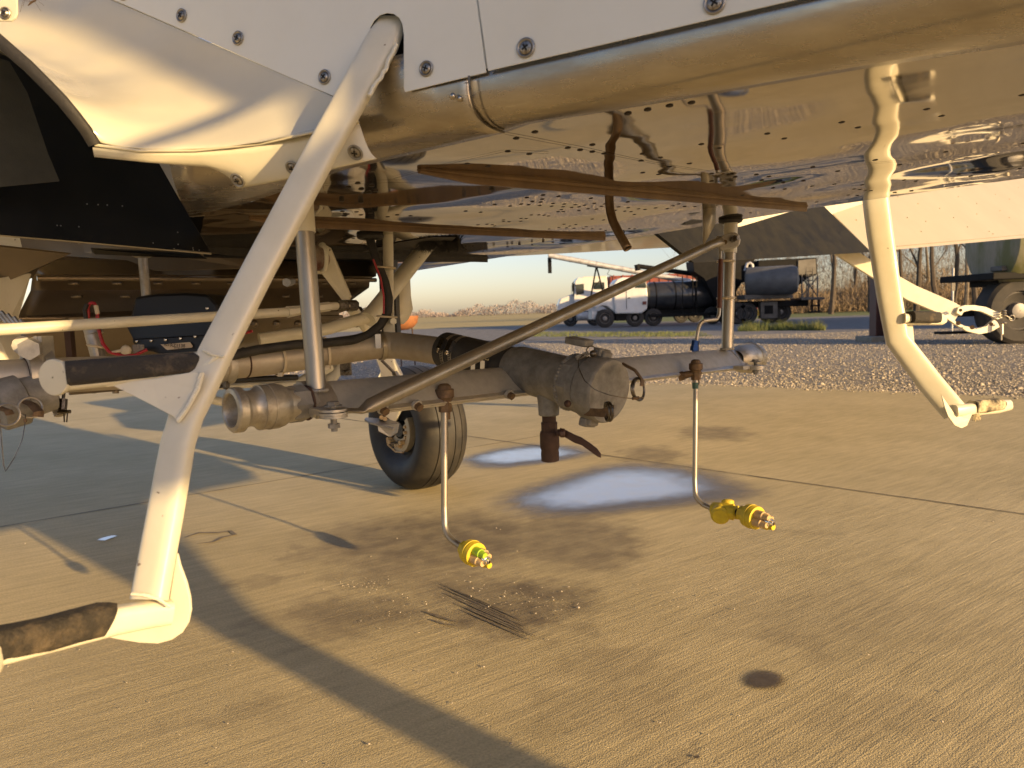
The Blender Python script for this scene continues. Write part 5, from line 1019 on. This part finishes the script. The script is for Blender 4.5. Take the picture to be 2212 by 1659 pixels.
mb = MB(); mb.tube([P(824, 778, 3.98), P(858, 812, 4.0)], .008, 8); mb.tube([P(858, 812, 4.0), P(862, 850, 4.02)], .006, 8); mb.cyl(P(852, 804, 3.98), P(860, 818, 3.99), .016, 8); build(mb, 'brake_hose', DARKST, leg)
# wheel fairing glimpsed left of the tyre top
mb = MB(); mb.plate([P(u, v, 4.45) for u, v in ((808, 850), (812, 825), (824, 800), (828, 805), (822, 850))], (0, 1, 0), .02); build(mb, 'wheel_fairing', WHITE, AC, smooth=0)

# ------------------------------------------------------------------ vehicles and machinery on the lot
PAINTW = mat('white_truck_paint', (.70, .71, .70), .35, 0, (.60, .60, .58), 1.5, coat=.4)
PAINTB = mat('black_tank_paint', (.022, .023, .026), .28, 0, (.05, .05, .05), 2, coat=.5)
STAINT = mat('brushed_tank_steel', (.13, .13, .13), .42, 0, (.09, .09, .088), 2, rvar=.2)
FRAME = mat('black_frame', (.005, .005, .005), .7, 0, (.011, .010, .010), 3, spec=.2)
TYREB = mat('truck_tyre', (.022, .021, .020), .8, 0, (.045, .04, .035), 4)
GLASS = mat('dark_window_glass', (.02, .03, .03), .06, 0, spec=.8)
REDP = mat('faded_red_paint', (.28, .05, .03), .6, 0, (.20, .06, .04), 2)
GALV = mat('galvanised_tube', (.62, .62, .62), .5, .3, (.36, .36, .36), 3)
GREYS = mat('grey_weathered_steel', (.15, .14, .125), .6, .3, (.09, .08, .07), 2)
RIM = mat('grey_rim', (.25, .24, .23), .5, .4, (.16, .15, .14), 4)
AMBER = mat('amber_reflector', (.75, .45, .03), .4)
REDL = mat('red_lamp_lens', (.45, .01, .02), .3)
class Rig:
    """a vehicle facing -X, laid out in metres: x from the survey, z up, y away"""
    def __init__(s, name, label, cat, u, v, group=None):
        s.o = G(u, v); s.d = s.o.y; s.o.z = -.026; s.root = thing(name, label, cat, (s.o.x, s.o.y, -.026), group)
    def X(s, u, dy=0): return (P(u, 700, 1).x)*(s.d+dy)
    def Z(s, u, v): r = ray(u, v); return CAM.z + r.z/r.y*s.d
    def part(s, mb, name, m, parent=None, bevel=.02, smooth=30): return build(mb, name, m, parent or s.root, smooth=smooth, bevel=bevel)
    def box(s, u0, v0, u1, v1, y0, y1, name, m, bevel=.02, parent=None):
        um = (u0+u1)/2; mb = MB(); mb.bb((s.X(u0), s.d+y0, s.Z(um, v0)), (s.X(u1), s.d+y1, s.Z(um, v1))); return s.part(mb, name, m, parent, bevel, 0)
    def wheel(s, u, r, y, w=.30, v=None, dual=False):
        x = s.X(u); c = Vector((x, s.d+y, r-.026)); mb = MB(); mb.lathe(c, (0, -1, 0), [(-w/2, r*.6), (-w/2, r*.9), (-w*.38, r), (w*.38, r), (w/2, r*.9), (w/2, r*.6), (w*.35, r*.58), (w*.2, r*.3), (w*.2, .01)], 32); o = s.part(mb, 'wheel', TYREB, None, 0, 35)
        mb = MB(); mb.lathe(c, (0, -1, 0), [(w*.34, r*.58), (w*.37, r*.54), (w*.12, r*.48), (w*.10, r*.28), (w*.42, r*.22), (w*.45, r*.12), (w*.45, .01)], 24); s.part(mb, 'rim', RIM, o, 0, 35)
        for k in range(8):
            q = 2*pi*k/8; mb = mb if k else MB(); mb.cyl(c+Vector((cos(q)*r*.38, -w*.10, sin(q)*r*.38)), c+Vector((cos(q)*r*.38, -w*.2, sin(q)*r*.38)), .02, 6)
        s.part(mb, 'wheel_nut', RIM, o, 0)
        return o
    def extr(s, pts, y0, y1, name, m, parent=None, bevel=.03):
        mb = MB(); mb.plate([(s.X(u), s.d+y0, s.Z(u, v)) for u, v in pts], (0, 1, 0), y1-y0); return s.part(mb, name, m, parent, bevel, 0)
# far white semi tractor
r = Rig('semi_truck', 'farther white semi truck with round fuel tank, behind the tank truck cab', 'truck', 1240, 704)
cab = r.extr([(1244, 608), (1250, 600), (1312, 601), (1316, 672), (1246, 672), (1240, 650)], -.2, 2.1, 'cab', PAINTW)
r.extr([(1206, 660), (1212, 645), (1240, 634), (1246, 650), (1246, 672), (1206, 672)], .1, 1.8, 'hood', PAINTW, None, .08)
r.extr([(1244, 615), (1262, 613), (1262, 634), (1246, 638)], -.23, -.19, 'side_window', GLASS, cab, .005)
r.extr([(1283, 610), (1306, 610), (1306, 625), (1283, 625)], -.23, -.19, 'side_window', GLASS, cab, .005)
r.extr([(1240, 614), (1243, 612), (1243, 634), (1239, 640)], 0, 1.9, 'windscreen', GLASS, cab, .005)
r.extr([(1262, 598), (1311, 596), (1312, 602), (1256, 602)], -.1, 2.0, 'roof_cap', CREAM, cab, .03)
mb = MB(); mb.lathe((r.X(1244), r.d-.25, r.Z(1260, 683)), (1, 0, 0), [(0, .01), (0, .30), (r.X(1276)-r.X(1244), .30), (r.X(1276)-r.X(1244), .01)], 24); r.part(mb, 'fuel_tank', GALV, None, 0, 40)
r.box(1206, 672, 1226, 688, .1, 1.8, 'bumper', PAINTW); r.box(1226, 668, 1420, 680, .5, 1.2, 'chassis', FRAME)
mb = MB(); mb.tube([(r.X(1240), r.d-.35, r.Z(1240, 634)), (r.X(1238), r.d-.45, r.Z(1238, 612)), (r.X(1240), r.d-.35, r.Z(1240, 609))], .03, 6); mb.bb((r.X(1236), r.d-.5, r.Z(1240, 630)), (r.X(1240), r.d-.4, r.Z(1240, 612))); r.part(mb, 'mirror', FRAME, cab, 0)
for u in (1232, 1283, 1310): r.wheel(u, .50, 0)
# red grain box body on its back
r.box(1320, 592, 1560, 650, 0, 2.3, 'grain_box', REDP, .03)
mb = MB()
for k in range(12): mb.bb((r.X(1325+k*20), r.d-.06, r.Z(1400, 650)), (r.X(1328+k*20), r.d-.002, r.Z(1400, 592)))
r.part(mb, 'side_rib', REDP, None, 0); 
for u in (1470, 1500): r.wheel(u, .50, 0)
# silver auger conveyor over the trucks
q = Rig('grain_auger', 'long silver grain auger raised over the white trucks with a drooping black spout', 'auger', 1420, 700)
mb = MB(); A = P(1184, 553, q.d-.5); A.y = q.d-.5; Bq = P(1560, 622, q.d-.5); Bq.y = q.d-.5; mb.tube([A, A.lerp(Bq, .3), Bq], .17, 20); au = q.part(mb, 'auger_tube', GALV, None, 0, 40)
mb = MB(); mb.tube([P(1184, 556, q.d-.5), P(1187, 556, q.d-.5)+Vector((0, 0, 0))], .2, 12); mb.bb(P(1183, 557, q.d-.5)+Vector((0, -.16, 0)), P(1192, 590, q.d-.5)+Vector((0, .16, 0))); q.part(mb, 'spout', FRAME, au, .02)
mb = MB(); mb.tube([P(1288, 577, q.d-.4), P(1276, 642, q.d-.4)], .05, 8); mb.tube([P(1289, 577, q.d-.4), P(1302, 628, q.d-.4)], .05, 8); mb.tube([P(1282, 622, q.d-.4), P(1296, 606, q.d-.4)], .03, 8); mb.box(P(1292, 577, q.d-.4), (.7, 0, -.12), (0, .15, 0), (0, 0, .05)); q.part(mb, 'support_leg', FRAME, au, 0)
mb = MB()
for k in range(6): p = A.lerp(Bq, .12+k*.15); t = (Bq-A).normalized(); mb.lathe(p, t, [(0, .17), (0, .19), (.08, .19), (.08, .17)], 20)
q.part(mb, 'tube_flange', GALV, au, 0)
mb = MB(); mb.tube([P(1330, 600, q.d), P(1312, 592, q.d), P(1320, 576, q.d)], .02, 6); q.part(mb, 'cable', FRAME, au, 0)
# nearer white truck with black tank
b = Rig('tank_truck', 'nearer white cab truck carrying a long black cylindrical tank', 'truck', 1306, 707)
cab = b.extr([(1327, 612), (1334, 603), (1345, 599), (1388, 600), (1396, 610), (1399, 640), (1397, 668), (1385, 677), (1328, 678), (1326, 650)], -.15, 1.9, 'cab', PAINTW, None, .08)
b.extr([(1284, 660), (1292, 652), (1312, 641), (1327, 637), (1330, 678), (1324, 672), (1312, 662), (1300, 660), (1286, 668)], .0, 1.8, 'hood', PAINTW, None, .08)
b.extr([(1334, 618), (1339, 609), (1350, 606), (1350, 624), (1334, 626)], -.18, -.14, 'side_window', GLASS, cab, .005); b.extr([(1370, 607), (1394, 608), (1396, 622), (1372, 622)], -.18, -.14, 'side_window', GLASS, cab, .005)
b.extr([(1327, 618), (1331, 609), (1333, 609), (1330, 626), (1327, 630)], 0, 1.7, 'windscreen', GLASS, cab, .005)
mb = MB(); mb.bb((b.X(1352), b.d-.17, b.Z(1352, 668)), (b.X(1353), b.d-.14, b.Z(1352, 612))); mb.bb((b.X(1356), b.d-.2, b.Z(1356, 645)), (b.X(1361), b.d-.14, b.Z(1356, 643))); b.part(mb, 'door_seam', FRAME, cab, 0)
b.box(1330, 678, 1400, 692, .1, .9, 'step_box', FRAME); b.box(1286, 668, 1640, 684, .6, 1.3, 'chassis', FRAME); b.box(1278, 672, 1290, 690, 0, 1.8, 'bumper', GALV)
mb = MB(); Rt = (b.Z(1480, 606)-b.Z(1480, 668))/2; x0 = b.X(1398); x1 = b.X(1560); mb.lathe((x0, b.d+.75, (b.Z(1480, 606)+b.Z(1480, 668))/2), (1, 0, 0), [(0, .01), (.05, Rt*.8), (.25, Rt), (x1-x0-.25, Rt), (x1-x0-.05, Rt*.8), (x1-x0, .01)], 36); tk = b.part(mb, 'tank', PAINTB, None, 0, 50)
mb = MB()
for k in range(4): xx = lerp(x0+.5, x1-.5, k/3); mb.lathe((xx, b.d+.75, (b.Z(1480, 606)+b.Z(1480, 668))/2), (1, 0, 0), [(0, Rt), (0, Rt+.02), (.08, Rt+.02), (.08, Rt)], 36)
b.part(mb, 'tank_band', FRAME, tk, 0)
mb = MB()
for u in (1470, 1492, 1500): mb.tube([(b.X(u), b.d-.5, b.Z(u, 678)), (b.X(u), b.d-.5, b.Z(u, 596))], .03, 6)
for v in (600, 620, 640, 660): mb.tube([(b.X(1492), b.d-.5, b.Z(1492, v)), (b.X(1500), b.d-.5, b.Z(1500, v))], .025, 6)
b.part(mb, 'ladder', FRAME, None, 0); b.box(1387, 651, 1395, 658, -.2, .2, 'side_valve', mat('dull_red_valve', (.16, .04, .03), .6))
b.box(1400, 676, 1600, 682, -.1, .4, 'deck_rail', FRAME)
b.wheel(1306, .55, -.02)
for u in (1372, 1412, 1540, 1568): b.wheel(u, .52, .2)
# black liquid trailer with hopper
c = Rig('hopper_trailer', 'dark trailer with a steel cylinder tank in front of a tapering hopper and ladder frame', 'trailer', 1650, 697)
x0 = c.X(1594); x1 = c.X(1700); zc = (c.Z(1650, 577)+c.Z(1650, 638))/2; Rt = (c.Z(1650, 577)-c.Z(1650, 638))/2
mb = MB(); axk = Vector((1, -.42, 0)).normalized(); o0 = Vector((x0+.35, c.d-.35, zc)); Lk = 2.45
mb.lathe(o0, axk, [(0, .01), (.02, Rt*.98), (.06, Rt), (Lk, Rt), (Lk+.25, Rt*.85), (Lk+.35, .01)], 40); tk = c.part(mb, 'tank', STAINT, None, 0, 50)
mb = MB(); mb.lathe(o0-axk*.01, axk, [(-.06, .01), (-.03, Rt*.7), (.0, Rt*.99), (.04, Rt*1.01)], 40); c.part(mb, 'tank_head', GREYS, tk, 0, 50)
c.box(1598, 636, 1700, 646, -.8, .6, 'tank_cradle', GREYS)
mb = MB(); mb.tube([P(1610, 585, c.d-.6), P(1614, 570, c.d-.6), P(1620, 568, c.d-.6), P(1625, 572, c.d-.6), P(1626, 582, c.d-.6)], .09, 12); c.part(mb, 'vent_elbow', GALV, tk, 0, 50)
c.extr([(1640, 562), (1765, 556), (1768, 592), (1748, 600), (1700, 636), (1680, 640), (1660, 600), (1640, 598)], .2, 2.4, 'hopper', FRAME, None, .02)
c.extr([(1724, 562), (1762, 558), (1764, 592), (1724, 594)], .12, .2, 'hopper_panel', GREYS, None, .02)
mb = MB()
for u in (1732, 1746, 1766): mb.tube([P(u, 590, c.d-.2), P(u, 643, c.d-.2)], .045, 6)
for a, e in (((1732, 640), (1766, 598)), ((1746, 612), (1766, 640)), ((1732, 598), (1746, 618)), ((1728, 643), (1770, 643))): mb.tube([P(*a, c.d-.2), P(*e, c.d-.2)], .035, 6)
for v in (570, 578, 586, 596, 606): mb.tube([P(1742, v, c.d-.25), P(1756, v, c.d-.25)], .03, 6)
mb.tube([P(1742, 564, c.d-.25), P(1742, 643, c.d-.25)], .03, 6); mb.tube([P(1756, 562, c.d-.25), P(1756, 643, c.d-.25)], .03, 6)
c.part(mb, 'ladder_frame', GREYS, None, 0); c.box(1722, 643, 1772, 648, -.5, 1.2, 'rear_deck', GREYS)
c.box(1560, 650, 1745, 664, .0, .6, 'chassis', FRAME, .02); bx_ = c.box(1636, 652, 1672, 688, -.5, -.05, 'pump_box', GREYS, .03); c.box(1644, 660, 1662, 678, -.53, -.49, 'box_opening', FRAME, .005, bx_)
mb = MB(); mb.bb((c.X(1746), c.d-.4, c.Z(1750, 676)), (c.X(1749), c.d-.3, c.Z(1750, 648))); mb.bb((c.X(1760), c.d-.4, c.Z(1750, 676)), (c.X(1763), c.d-.3, c.Z(1750, 648))); mb.bb((c.X(1742), c.d-.5, c.Z(1750, 676)), (c.X(1766), c.d-.2, c.Z(1750, 672))); mb.bb((c.X(1746), c.d-.45, c.Z(1750, 662)), (c.X(1763), c.d-.25, c.Z(1750, 659))); c.part(mb, 'hanging_step', FRAME, None, 0)
c.box(1582, 672, 1592, 684, -.3, -.2, 'reflector_plate', AMBER, .005); c.box(1624, 670, 1634, 682, -.35, -.25, 'reflector_plate', AMBER, .005); c.box(1625, 664, 1630, 669, -.4, -.3, 'tail_lamp', REDL, .005)
for u in (1608, 1590): c.wheel(u, .60, -.2, .5)
for u in (1690, 1668): c.wheel(u, .60, .5, .5)
c.box(1574, 600, 1596, 640, .5, 1.5, 'black_pump_housing', FRAME, .05)
mb = MB(); mb.tube([P(1378, 575, c.d+2), P(1400, 578, c.d+2), P(1600, 606, c.d+2)], .14, 12); mb.tube([P(1376, 572, c.d+2), P(1378, 584, c.d+2)], .17, 10); c.part(mb, 'discharge_pipe', FRAME, None, 0, 40)
c.extr([(1505, 560), (1640, 556), (1640, 598), (1612, 610), (1580, 660), (1560, 660), (1530, 600), (1508, 585)], .9, 2.6, 'front_hopper', FRAME, None, .02)
# nurse tanker at the right edge
n = Rig('nurse_trailer', 'flatbed trailer with a big tyre carrying a moss stained pale tank at the right edge', 'trailer', 2185, 741)
mb = MB(); zc = n.Z(2260, 520); mb.lathe((n.X(2145), n.d+.3, zc+.0), (1, 0, .0), [(0, .01), (.03, .75), (.10, .95), (.25, 1.0), (3.0, 1.0), (3.1, .8), (3.12, .01)], 36)
n.part(mb, 'tank', mat('moss_stained_tank', (.30, .27, .21), .6, 0, (.14, .145, .05), 1.4, stretch=((1, 1, .35), (0, 0, 0)), thr=(.42, .6)), None, 0, 50)
n.box(2116, 586, 2420, 601, -.4, 1.6, 'flat_deck', FRAME); n.box(2150, 601, 2420, 614, 0, 1.0, 'chassis', FRAME); n.box(2140, 575, 2200, 586, -.3, .1, 'tank_saddle', GREYS); n.box(2070, 670, 2150, 684, .3, .6, 'drawbar', FRAME)
n.wheel(2192, .74, .1, .55); n.wheel(2360, .74, .1, .55); n.box(2060, 717, 2130, 723, .5, .8, 'ground_skid', FRAME)
# brown steel post on a concrete footing, slender marker post
pt = G(1905, 736); d0 = pt.y; pz = thing('steel_post', 'dark maroon steel column standing on a square concrete footing', 'post', (pt.x, pt.y, -.02))
mb = MB(); wv = .17
mb.bb((pt.x-wv, d0-.02, .0), (pt.x-wv+.03, d0+.34, 4.4)); mb.bb((pt.x+wv-.03, d0-.02, .0), (pt.x+wv, d0+.34, 4.4)); mb.bb((pt.x-wv+.03, d0+.14, .0), (pt.x+wv-.03, d0+.17, 4.4)); build(mb, 'column', mat('maroon_post_paint', (.075, .022, .022), .5, .2, (.05, .02, .018), 5), pz, smooth=0, bevel=.004)
mb = MB(); mb.bb((pt.x-.42, d0-.3, -.03), (pt.x+.42, d0+.6, .12)); build(mb, 'footing', mat('old_concrete', (.28, .25, .2), .9, 0, (.2, .18, .14), 6), pz, smooth=0, bevel=.02)
pm = G(2056, 722); tp = thing('marker_post', 'thin galvanised marker post between the maroon column and the flatbed trailer', 'post', (pm.x, pm.y, -.02))
mb = MB(); mb.cyl((pm.x, pm.y, -.03), (pm.x, pm.y, 1.9), .03, 10); build(mb, 'pole', GALV, tp); mb = MB(); mb.bb((pm.x-.05, pm.y-.03, 1.25), (pm.x+.05, pm.y, 1.6)); build(mb, 'marker_sleeve', GREYS, tp, smooth=0)
# rusty half drum seen past the gear leg
rd_ = G(868, 716); mb = MB(); axd = (0, 0, 1); c0 = P(866, 683, 13.2)
mb.rings([[Vector((c0.x+cos(2*pi*k/28)*w, c0.y+sin(2*pi*k/28)*w*.8, c0.z+z)) for k in range(28)] for z, w in ((0, .31), (-.02, .31), (-.12, .29), (-.20, .22), (-.245, .12), (-.25, .02))], True)
tg = tag(build(mb, 'rusty_tank', mat('orange_rust_sheet', (.36, .14, .045), .7, .1, (.26, .11, .05), 14), None), 'small rusty orange round bottomed tank behind the boom plumbing', 'tank')
mb = MB()
for k in range(3):
    q = 2*pi*k/3+.5; mb.cyl((c0.x+cos(q)*.2, c0.y+sin(q)*.15, c0.z-.15), (c0.x+cos(q)*.24, c0.y+sin(q)*.2, -.03), .012, 8)
build(mb, 'leg', RUST, tg)
# small blue parked thing beyond the crank
kx = G(775, 699); mb = MB(); 
bl = thing('parked_pickup', 'tiny white and blue pickup far off below the push rod end', 'car', (kx.x, kx.y, -.03))
mb.bb((kx.x-1.6, kx.y, .5), (kx.x+1.8, kx.y+1.7, 1.0)); mb.bb((kx.x-.6, kx.y+.1, 1.0), (kx.x+.7, kx.y+1.6, 1.6)); build(mb, 'body', mat('pale_blue_car_paint', (.35, .42, .55), .3, 0, coat=.5), bl, smooth=0, bevel=.08)
mb = MB(); mb.bb((kx.x-.45, kx.y+.08, 1.1), (kx.x+.55, kx.y+.1, 1.5)); build(mb, 'side_window', GLASS, bl, smooth=0)
for dx in (-1.0, 1.2): mb = MB(); mb.lathe((kx.x+dx, kx.y+.02, .33), (0, 1, 0), [(0, .01), (0, .28), (.03, .34), (.2, .34), (.2, .01)], 20); build(mb, 'wheel', TYREB, bl)

# ------------------------------------------------------------------ trees
BARK = mat('pale_grey_bark', (.21, .175, .13), .9, 0, (.11, .085, .06), 5, .01, 12)  # paler of the bark tones
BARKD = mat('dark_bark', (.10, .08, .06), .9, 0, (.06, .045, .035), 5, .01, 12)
def tree_mesh(seed, h, spread, bark):
    rng = random.Random(seed); tr = MB(); cr = MB()
    def branch(mb, p, d, L, r, depth):
        n = 4 if depth < 2 else 3; pts = [p]; rs = [r]; q = p.copy(); dd = d.copy()
        for i in range(n):
            dd = (dd+Vector((rng.gauss(0, .13), rng.gauss(0, .13), rng.gauss(.05, .07)))).normalized(); q = q+dd*(L/n); pts.append(q.copy()); rs.append(max(.006, r*(1-.62*(i+1)/n)))
        mb.tube(pts, rs, 7 if depth == 0 else (5 if depth < 3 else 3), False)
        if depth >= 5 or r < .008: return
        k = rng.randint(3, 5) if depth < 4 else rng.randint(3, 4)
        for j in range(k):
            t = rng.uniform(.35, 1.0) if depth else rng.uniform(.30, 1.0); i = min(n-1, int(t*n)); b = pts[i].lerp(pts[i+1], t*n-i) if t < 1 else pts[-1]
            az = rng.uniform(0, 6.28); e = (dd+Vector((cos(az), sin(az), rng.uniform(-.1, .5)))*spread*rng.uniform(.5, 1.1)).normalized()
            branch(cr, b, e, L*rng.uniform(.5, .72), rs[i]*rng.uniform(.42, .6), depth+1)
    branch(tr, Vector((0, 0, -.1)), Vector((rng.gauss(0, .06), rng.gauss(0, .06), 1)).normalized(), h*.62, h*.017, 0)
    root = thing('bare_tree', 'bare winter tree', 'tree'); 
    build(tr, 'trunk', bark, root, smooth=50); build(cr, 'crown', bark, root, smooth=0); return root
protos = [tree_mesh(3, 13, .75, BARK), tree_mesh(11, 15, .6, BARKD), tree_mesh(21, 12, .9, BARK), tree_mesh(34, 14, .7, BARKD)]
used = set()
def put_tree(i, x, y, sc, rz, label):
    pr = protos[i % 4]
    if i % 4 not in used: r_ = pr; used.add(i % 4)
    else:
        r_ = pr.copy(); COL.objects.link(r_)
        for ch in list(pr.children): c_ = ch.copy(); COL.objects.link(c_); c_.parent = r_
    r_.location = (x, y, -.03); r_.rotation_euler = (0, 0, rz); r_.scale = (sc,)*3; r_['label'] = label; r_['group'] = 'bare trees along the lawn'; return r_
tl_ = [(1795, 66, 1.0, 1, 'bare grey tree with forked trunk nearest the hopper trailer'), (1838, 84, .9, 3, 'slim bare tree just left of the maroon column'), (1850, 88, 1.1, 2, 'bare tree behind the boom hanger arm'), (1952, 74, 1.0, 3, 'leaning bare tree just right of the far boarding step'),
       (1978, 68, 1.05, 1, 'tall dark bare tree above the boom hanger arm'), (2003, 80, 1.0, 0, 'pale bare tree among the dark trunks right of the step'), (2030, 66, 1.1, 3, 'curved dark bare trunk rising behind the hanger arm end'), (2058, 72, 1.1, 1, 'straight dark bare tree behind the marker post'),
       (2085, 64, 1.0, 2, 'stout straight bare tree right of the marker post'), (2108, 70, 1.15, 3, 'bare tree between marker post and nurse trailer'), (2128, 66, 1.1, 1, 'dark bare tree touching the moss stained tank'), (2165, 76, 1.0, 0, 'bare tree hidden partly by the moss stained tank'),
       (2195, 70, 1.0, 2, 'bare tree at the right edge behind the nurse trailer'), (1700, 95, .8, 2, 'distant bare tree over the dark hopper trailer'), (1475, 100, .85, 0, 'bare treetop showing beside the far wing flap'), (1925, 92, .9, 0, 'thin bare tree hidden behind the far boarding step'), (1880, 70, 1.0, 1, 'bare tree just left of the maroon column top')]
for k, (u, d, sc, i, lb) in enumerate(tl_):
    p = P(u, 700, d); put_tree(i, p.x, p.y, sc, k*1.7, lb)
# tangled brush along the wood edge
rng = np.random.default_rng(12); n = 42000
def brush(name, m, n, xf, hmax, w):
    V = np.zeros((n, 3, 3)); x, y, z = xf(n); a = rng.uniform(0, 6.28, n); L = rng.uniform(.3, 1.3, n); e = rng.normal(.8, .5, n)
    d = np.stack([np.cos(a)*np.cos(e), np.sin(a)*np.cos(e), np.sin(e)], 1)*L[:, None]; o = np.stack([x, y, z], 1)
    V[:, 0] = o; V[:, 1] = o+np.stack([rng.uniform(-w, w, n), rng.uniform(-w, w, n), rng.uniform(-w, w, n)], 1)+[w, 0, 0]; V[:, 2] = o+d
    me = bpy.data.meshes.new(name); me.from_pydata(V.reshape(-1, 3).tolist(), [], np.arange(n*3).reshape(-1, 3).tolist()); me.materials.append(m); o_ = bpy.data.objects.new(name, me); COL.objects.link(o_); return kind(o_, 'stuff')
def bf(n):
    u = rng.uniform(1560, 2330, n); d = rng.uniform(76, 100, n); x = (u-1106)/FPX*d; hh = 2.2+1.1*np.sin(x*.31)+.8*np.sin(x*.83+1); z = rng.random(n)**1.5*np.maximum(hh, 1.2); return x, d, z
brush('undergrowth', mat('tan_brush', (.25, .19, .125), .95, 0, (.17, .125, .08), .7), 60000, bf, 3, .06)
def bf2(n):
    u = rng.uniform(1560, 2330, n); d = rng.uniform(84, 110, n); x = (u-1106)/FPX*d; z = rng.random(n)*9; return x, d, z
brush('undergrowth', mat('twiggy_brush', (.19, .155, .12), .95, 0, (.11, .09, .07), .7), 40000, bf2, 3, .03)
# far-off wood on the horizon, distance haze put into its colour
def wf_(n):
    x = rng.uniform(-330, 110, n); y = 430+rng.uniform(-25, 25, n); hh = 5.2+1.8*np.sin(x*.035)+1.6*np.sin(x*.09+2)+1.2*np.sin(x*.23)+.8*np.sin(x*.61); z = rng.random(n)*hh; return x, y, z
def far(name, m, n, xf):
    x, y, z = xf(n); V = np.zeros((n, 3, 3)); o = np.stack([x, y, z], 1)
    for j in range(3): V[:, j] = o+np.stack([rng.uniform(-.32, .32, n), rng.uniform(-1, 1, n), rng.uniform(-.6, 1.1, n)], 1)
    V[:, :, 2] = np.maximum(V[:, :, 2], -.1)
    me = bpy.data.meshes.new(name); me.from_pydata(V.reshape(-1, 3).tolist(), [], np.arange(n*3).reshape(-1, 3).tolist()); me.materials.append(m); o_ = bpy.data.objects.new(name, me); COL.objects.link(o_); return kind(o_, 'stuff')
far('far_wood', mat('haze_tinted_wood', (.40, .33, .29), .95, 0, (.30, .25, .23), .08), 34000, wf_)

# small mosquito resting on the fillet paint
mq = P(72, 8, .9855); mb = MB(); mb.tube([mq+Vector((-.006, -.002, -.003)), mq+Vector((0, -.003, .001)), mq+Vector((.006, -.003, .003))], [.0006, .0014, .0009], 8)
mo = build(mb, 'mosquito', mat('mosquito_brown', (.08, .05, .03), .6), None); tag(mo, 'small brown mosquito resting on the cream fillet, top left', 'mosquito')
for k in range(6):
    s_ = -1 if k < 3 else 1; a = (-.9, 0, .9)[k % 3]; mb = MB(); mb.tube([mq+Vector((0, -.003, 0)), mq+Vector((s_*.007+a*.003, -.006, .004+a*.002)), mq+Vector((s_*.014+a*.005, .000, -.003+a*.008))], .00022, 4); build(mb, 'leg', bpy.data.materials['mosquito_brown'], mo)
